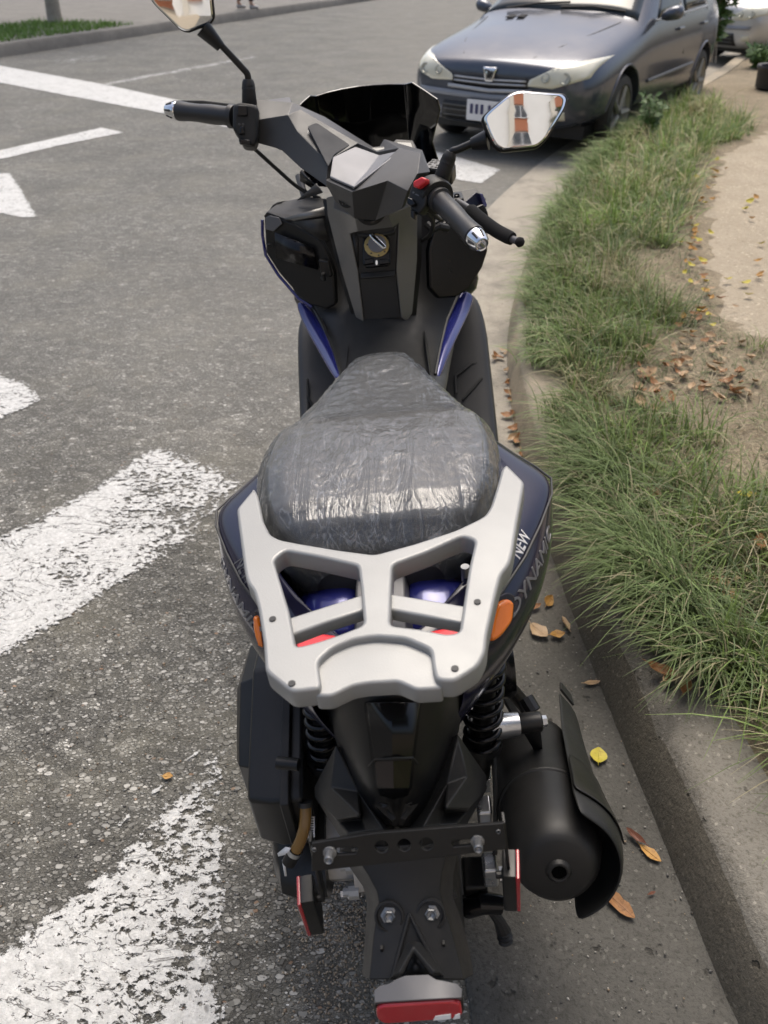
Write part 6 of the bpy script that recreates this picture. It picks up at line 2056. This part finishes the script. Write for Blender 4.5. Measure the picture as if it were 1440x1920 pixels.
plate('switch_mark', PRs, [(782, 364), (789, 367), (788, 369), (781, 366)], M['lgrey'], rsw, t=.0006, bev=0, off=.0058)
# brake lever with foam sleeve
lp = [Y(*p) for p in [(858, 378, .68), (880, 392, .645), (900, 410, .61), (930, 432, .575), (960, 448, .545)]]
lv = tube('brake_lever', crom([Y(848, 372, .70)] + lp + [Y(974, 453, .533)], 5), .0062, M['lgrey'], SC, n=10, smooth=180)
lp2 = crom(lp[1:], 5)
tube('lever_sleeve', lp2, [.008] + [.0115] * (len(lp2) - 2) + [.0105], M['foam'], lv, n=14, smooth=50)
lathe('lever_ball', Y(971, 452, .536), lp[-1] - lp[-2], [(-.003, .004), (0, .007), (.006, .0085), (.010, .006), (.012, .001)], M['foam'], lv, n=14, smooth=180)
box('lever_perch', Y(852, 378, .70), (.032, .05, .022), M['satin'], lv, bev=.004)
bolt(Y(857, 372, .69), (0, -.2, 1), .0055, M['gloss'], lv, h=.006)
lp = [Y(*p) for p in [(470, 205, .99), (430, 202, 1.01), (380, 196, 1.04), (330, 196, 1.05)]]
tube('brake_lever', lp, .0075, M['foam'], SC, n=10)
# master cylinder lids
for nm, (cx, cy, yy), rot in (('left', (523, 194, .985), 0), ('right', (826, 312, .735), .5)):
    pz = Pl(Y(cx, cy, yy), (0, -.25, .97))
    pts = [(-.026, -.018), (.026, -.018), (.028, -.012), (.024, .016), (-.022, .016), (-.028, -.010)]
    pts = [(a_ * math.cos(rot) + b_ * math.sin(rot), -a_ * math.sin(rot) + b_ * math.cos(rot)) for a_, b_ in pts]
    mcl = plate('brake_reservoir', pz, rnd(pts, .006), M['satin'], SC, t=.024, bev=.002, px=False, off=-.012)
    lid = plate('reservoir_lid', pz, rnd([(a_ * .96, b_ * .95) for a_, b_ in pts], .006), M['grey2'], mcl, t=.004, bev=.001, px=False, off=.002)
    for j in range(4):
        for i in range(6 if nm == 'right' else 0):
            if (i * 7 + j * 3) % 5 == 0:
                continue
            a_, b_ = -.019 + i * .0076, -.0115 + j * .0075
            a_, b_ = a_ * math.cos(rot) + b_ * math.sin(rot), -a_ * math.sin(rot) + b_ * math.cos(rot)
            plate('lid_print', pz, [(a_ - .0028, b_ - .0022), (a_ + .0028, b_ - .0022), (a_ + .0028, b_ + .0022), (a_ - .0028, b_ + .0022)], M['ink'], lid, t=.0006, bev=0, px=False, off=.0045)

# ---------------------------------------------------------------- mirrors
def mirror(s, base, neck, sock, cen, outline, refl, yc, RAD=.85):
    c = Y(cen[0], cen[1], yc)
    d = (c - Vector(CL)).normalized()
    r = Vector(RW @ np.array(refl)).normalized()
    n_ = (r - d).normalized()
    P = Pl(c, n_)
    pts = [P.px(*q) for q in outline]
    cx, cy = sum(p[0] for p in pts) / len(pts), sum(p[1] for p in pts) / len(pts)
    hs = plate('mirror_housing', P, rnd(pts, .010, 4), M['satin'], SC, t=.016, bev=.004, px=False, off=-.009)
    gp = rnd([(cx + (p[0] - cx) * .95, cy + (p[1] - cy) * .94) for p in pts], .009, 4)
    rg = []
    for k in np.linspace(0.02, 1, 14):
        rg.append([P.to3(cx + (a_ - cx) * k, cy + (b_ - cy) * k, .0034 - ((a_ - cx) ** 2 + (b_ - cy) ** 2) * k * k / (2 * RAD)) for a_, b_ in gp])
    gls = loft('mirror_glass', rg[::-1], M['mirror'], hs, smooth=180)
    back = [P.to3(cx + (p[0] - cx) * .97, cy + (p[1] - cy) * .97, -.016) for p in pts]
    back2 = [P.to3(cx + (p[0] - cx) * .55, cy + (p[1] - cy) * .55, -.036) for p in pts]
    loft('mirror_back', [back, back2], M['satin'], hs, bev=.004)
    tube('mirror_socket', [Y(*sock[0]), Y(*sock[1])], [.0165, .0095], M['satin'], hs, n=16)
    st_ = tube('mirror_stem', crom([Y(*q) for q in neck], 6), .0062, M['satin'], SC, n=12, smooth=180)
    b0, b1 = Y(*base[0]), Y(*base[1])
    L_ = (b1 - b0).length
    lathe('stem_boot', b0, b1 - b0, [(0, .0135), (.002, .0145), (L_ * .6, .0125), (L_ * .62, .0135), (L_ * .75, .012), (L_ * .77, .0125), (L_ * .9, .011), (L_, .0085)], M['rubber'], st_, n=18, smooth=40)
    return hs


mirror(-1, [(468, 196, .91), (465, 148, .91)], [(466, 160, .91), (464, 140, .91), (455, 128, .91), (416, 86, .91), (405, 76, .91)], [(380, 52, .905), (414, 88, .91)], (345, 5),
       [(262, -40), (285, 6), (338, 58), (352, 63), (396, 46), (403, 34), (396, -30), (380, -62), (290, -66)], (-.10, -1, -.012), .905)
mirror(1, [(827, 338, .672), (846, 284, .672)], [(843, 294, .672), (848, 284, .672), (862, 279, .670), (898, 263, .668)], [(914, 262, .662), (884, 270, .668)], (983, 225),
       [(902, 221), (914, 208), (955, 174), (975, 168), (1058, 174), (1066, 182), (1062, 200), (1024, 264), (1008, 278), (940, 285), (926, 276), (914, 254)], (.20, -1, .62), .655)
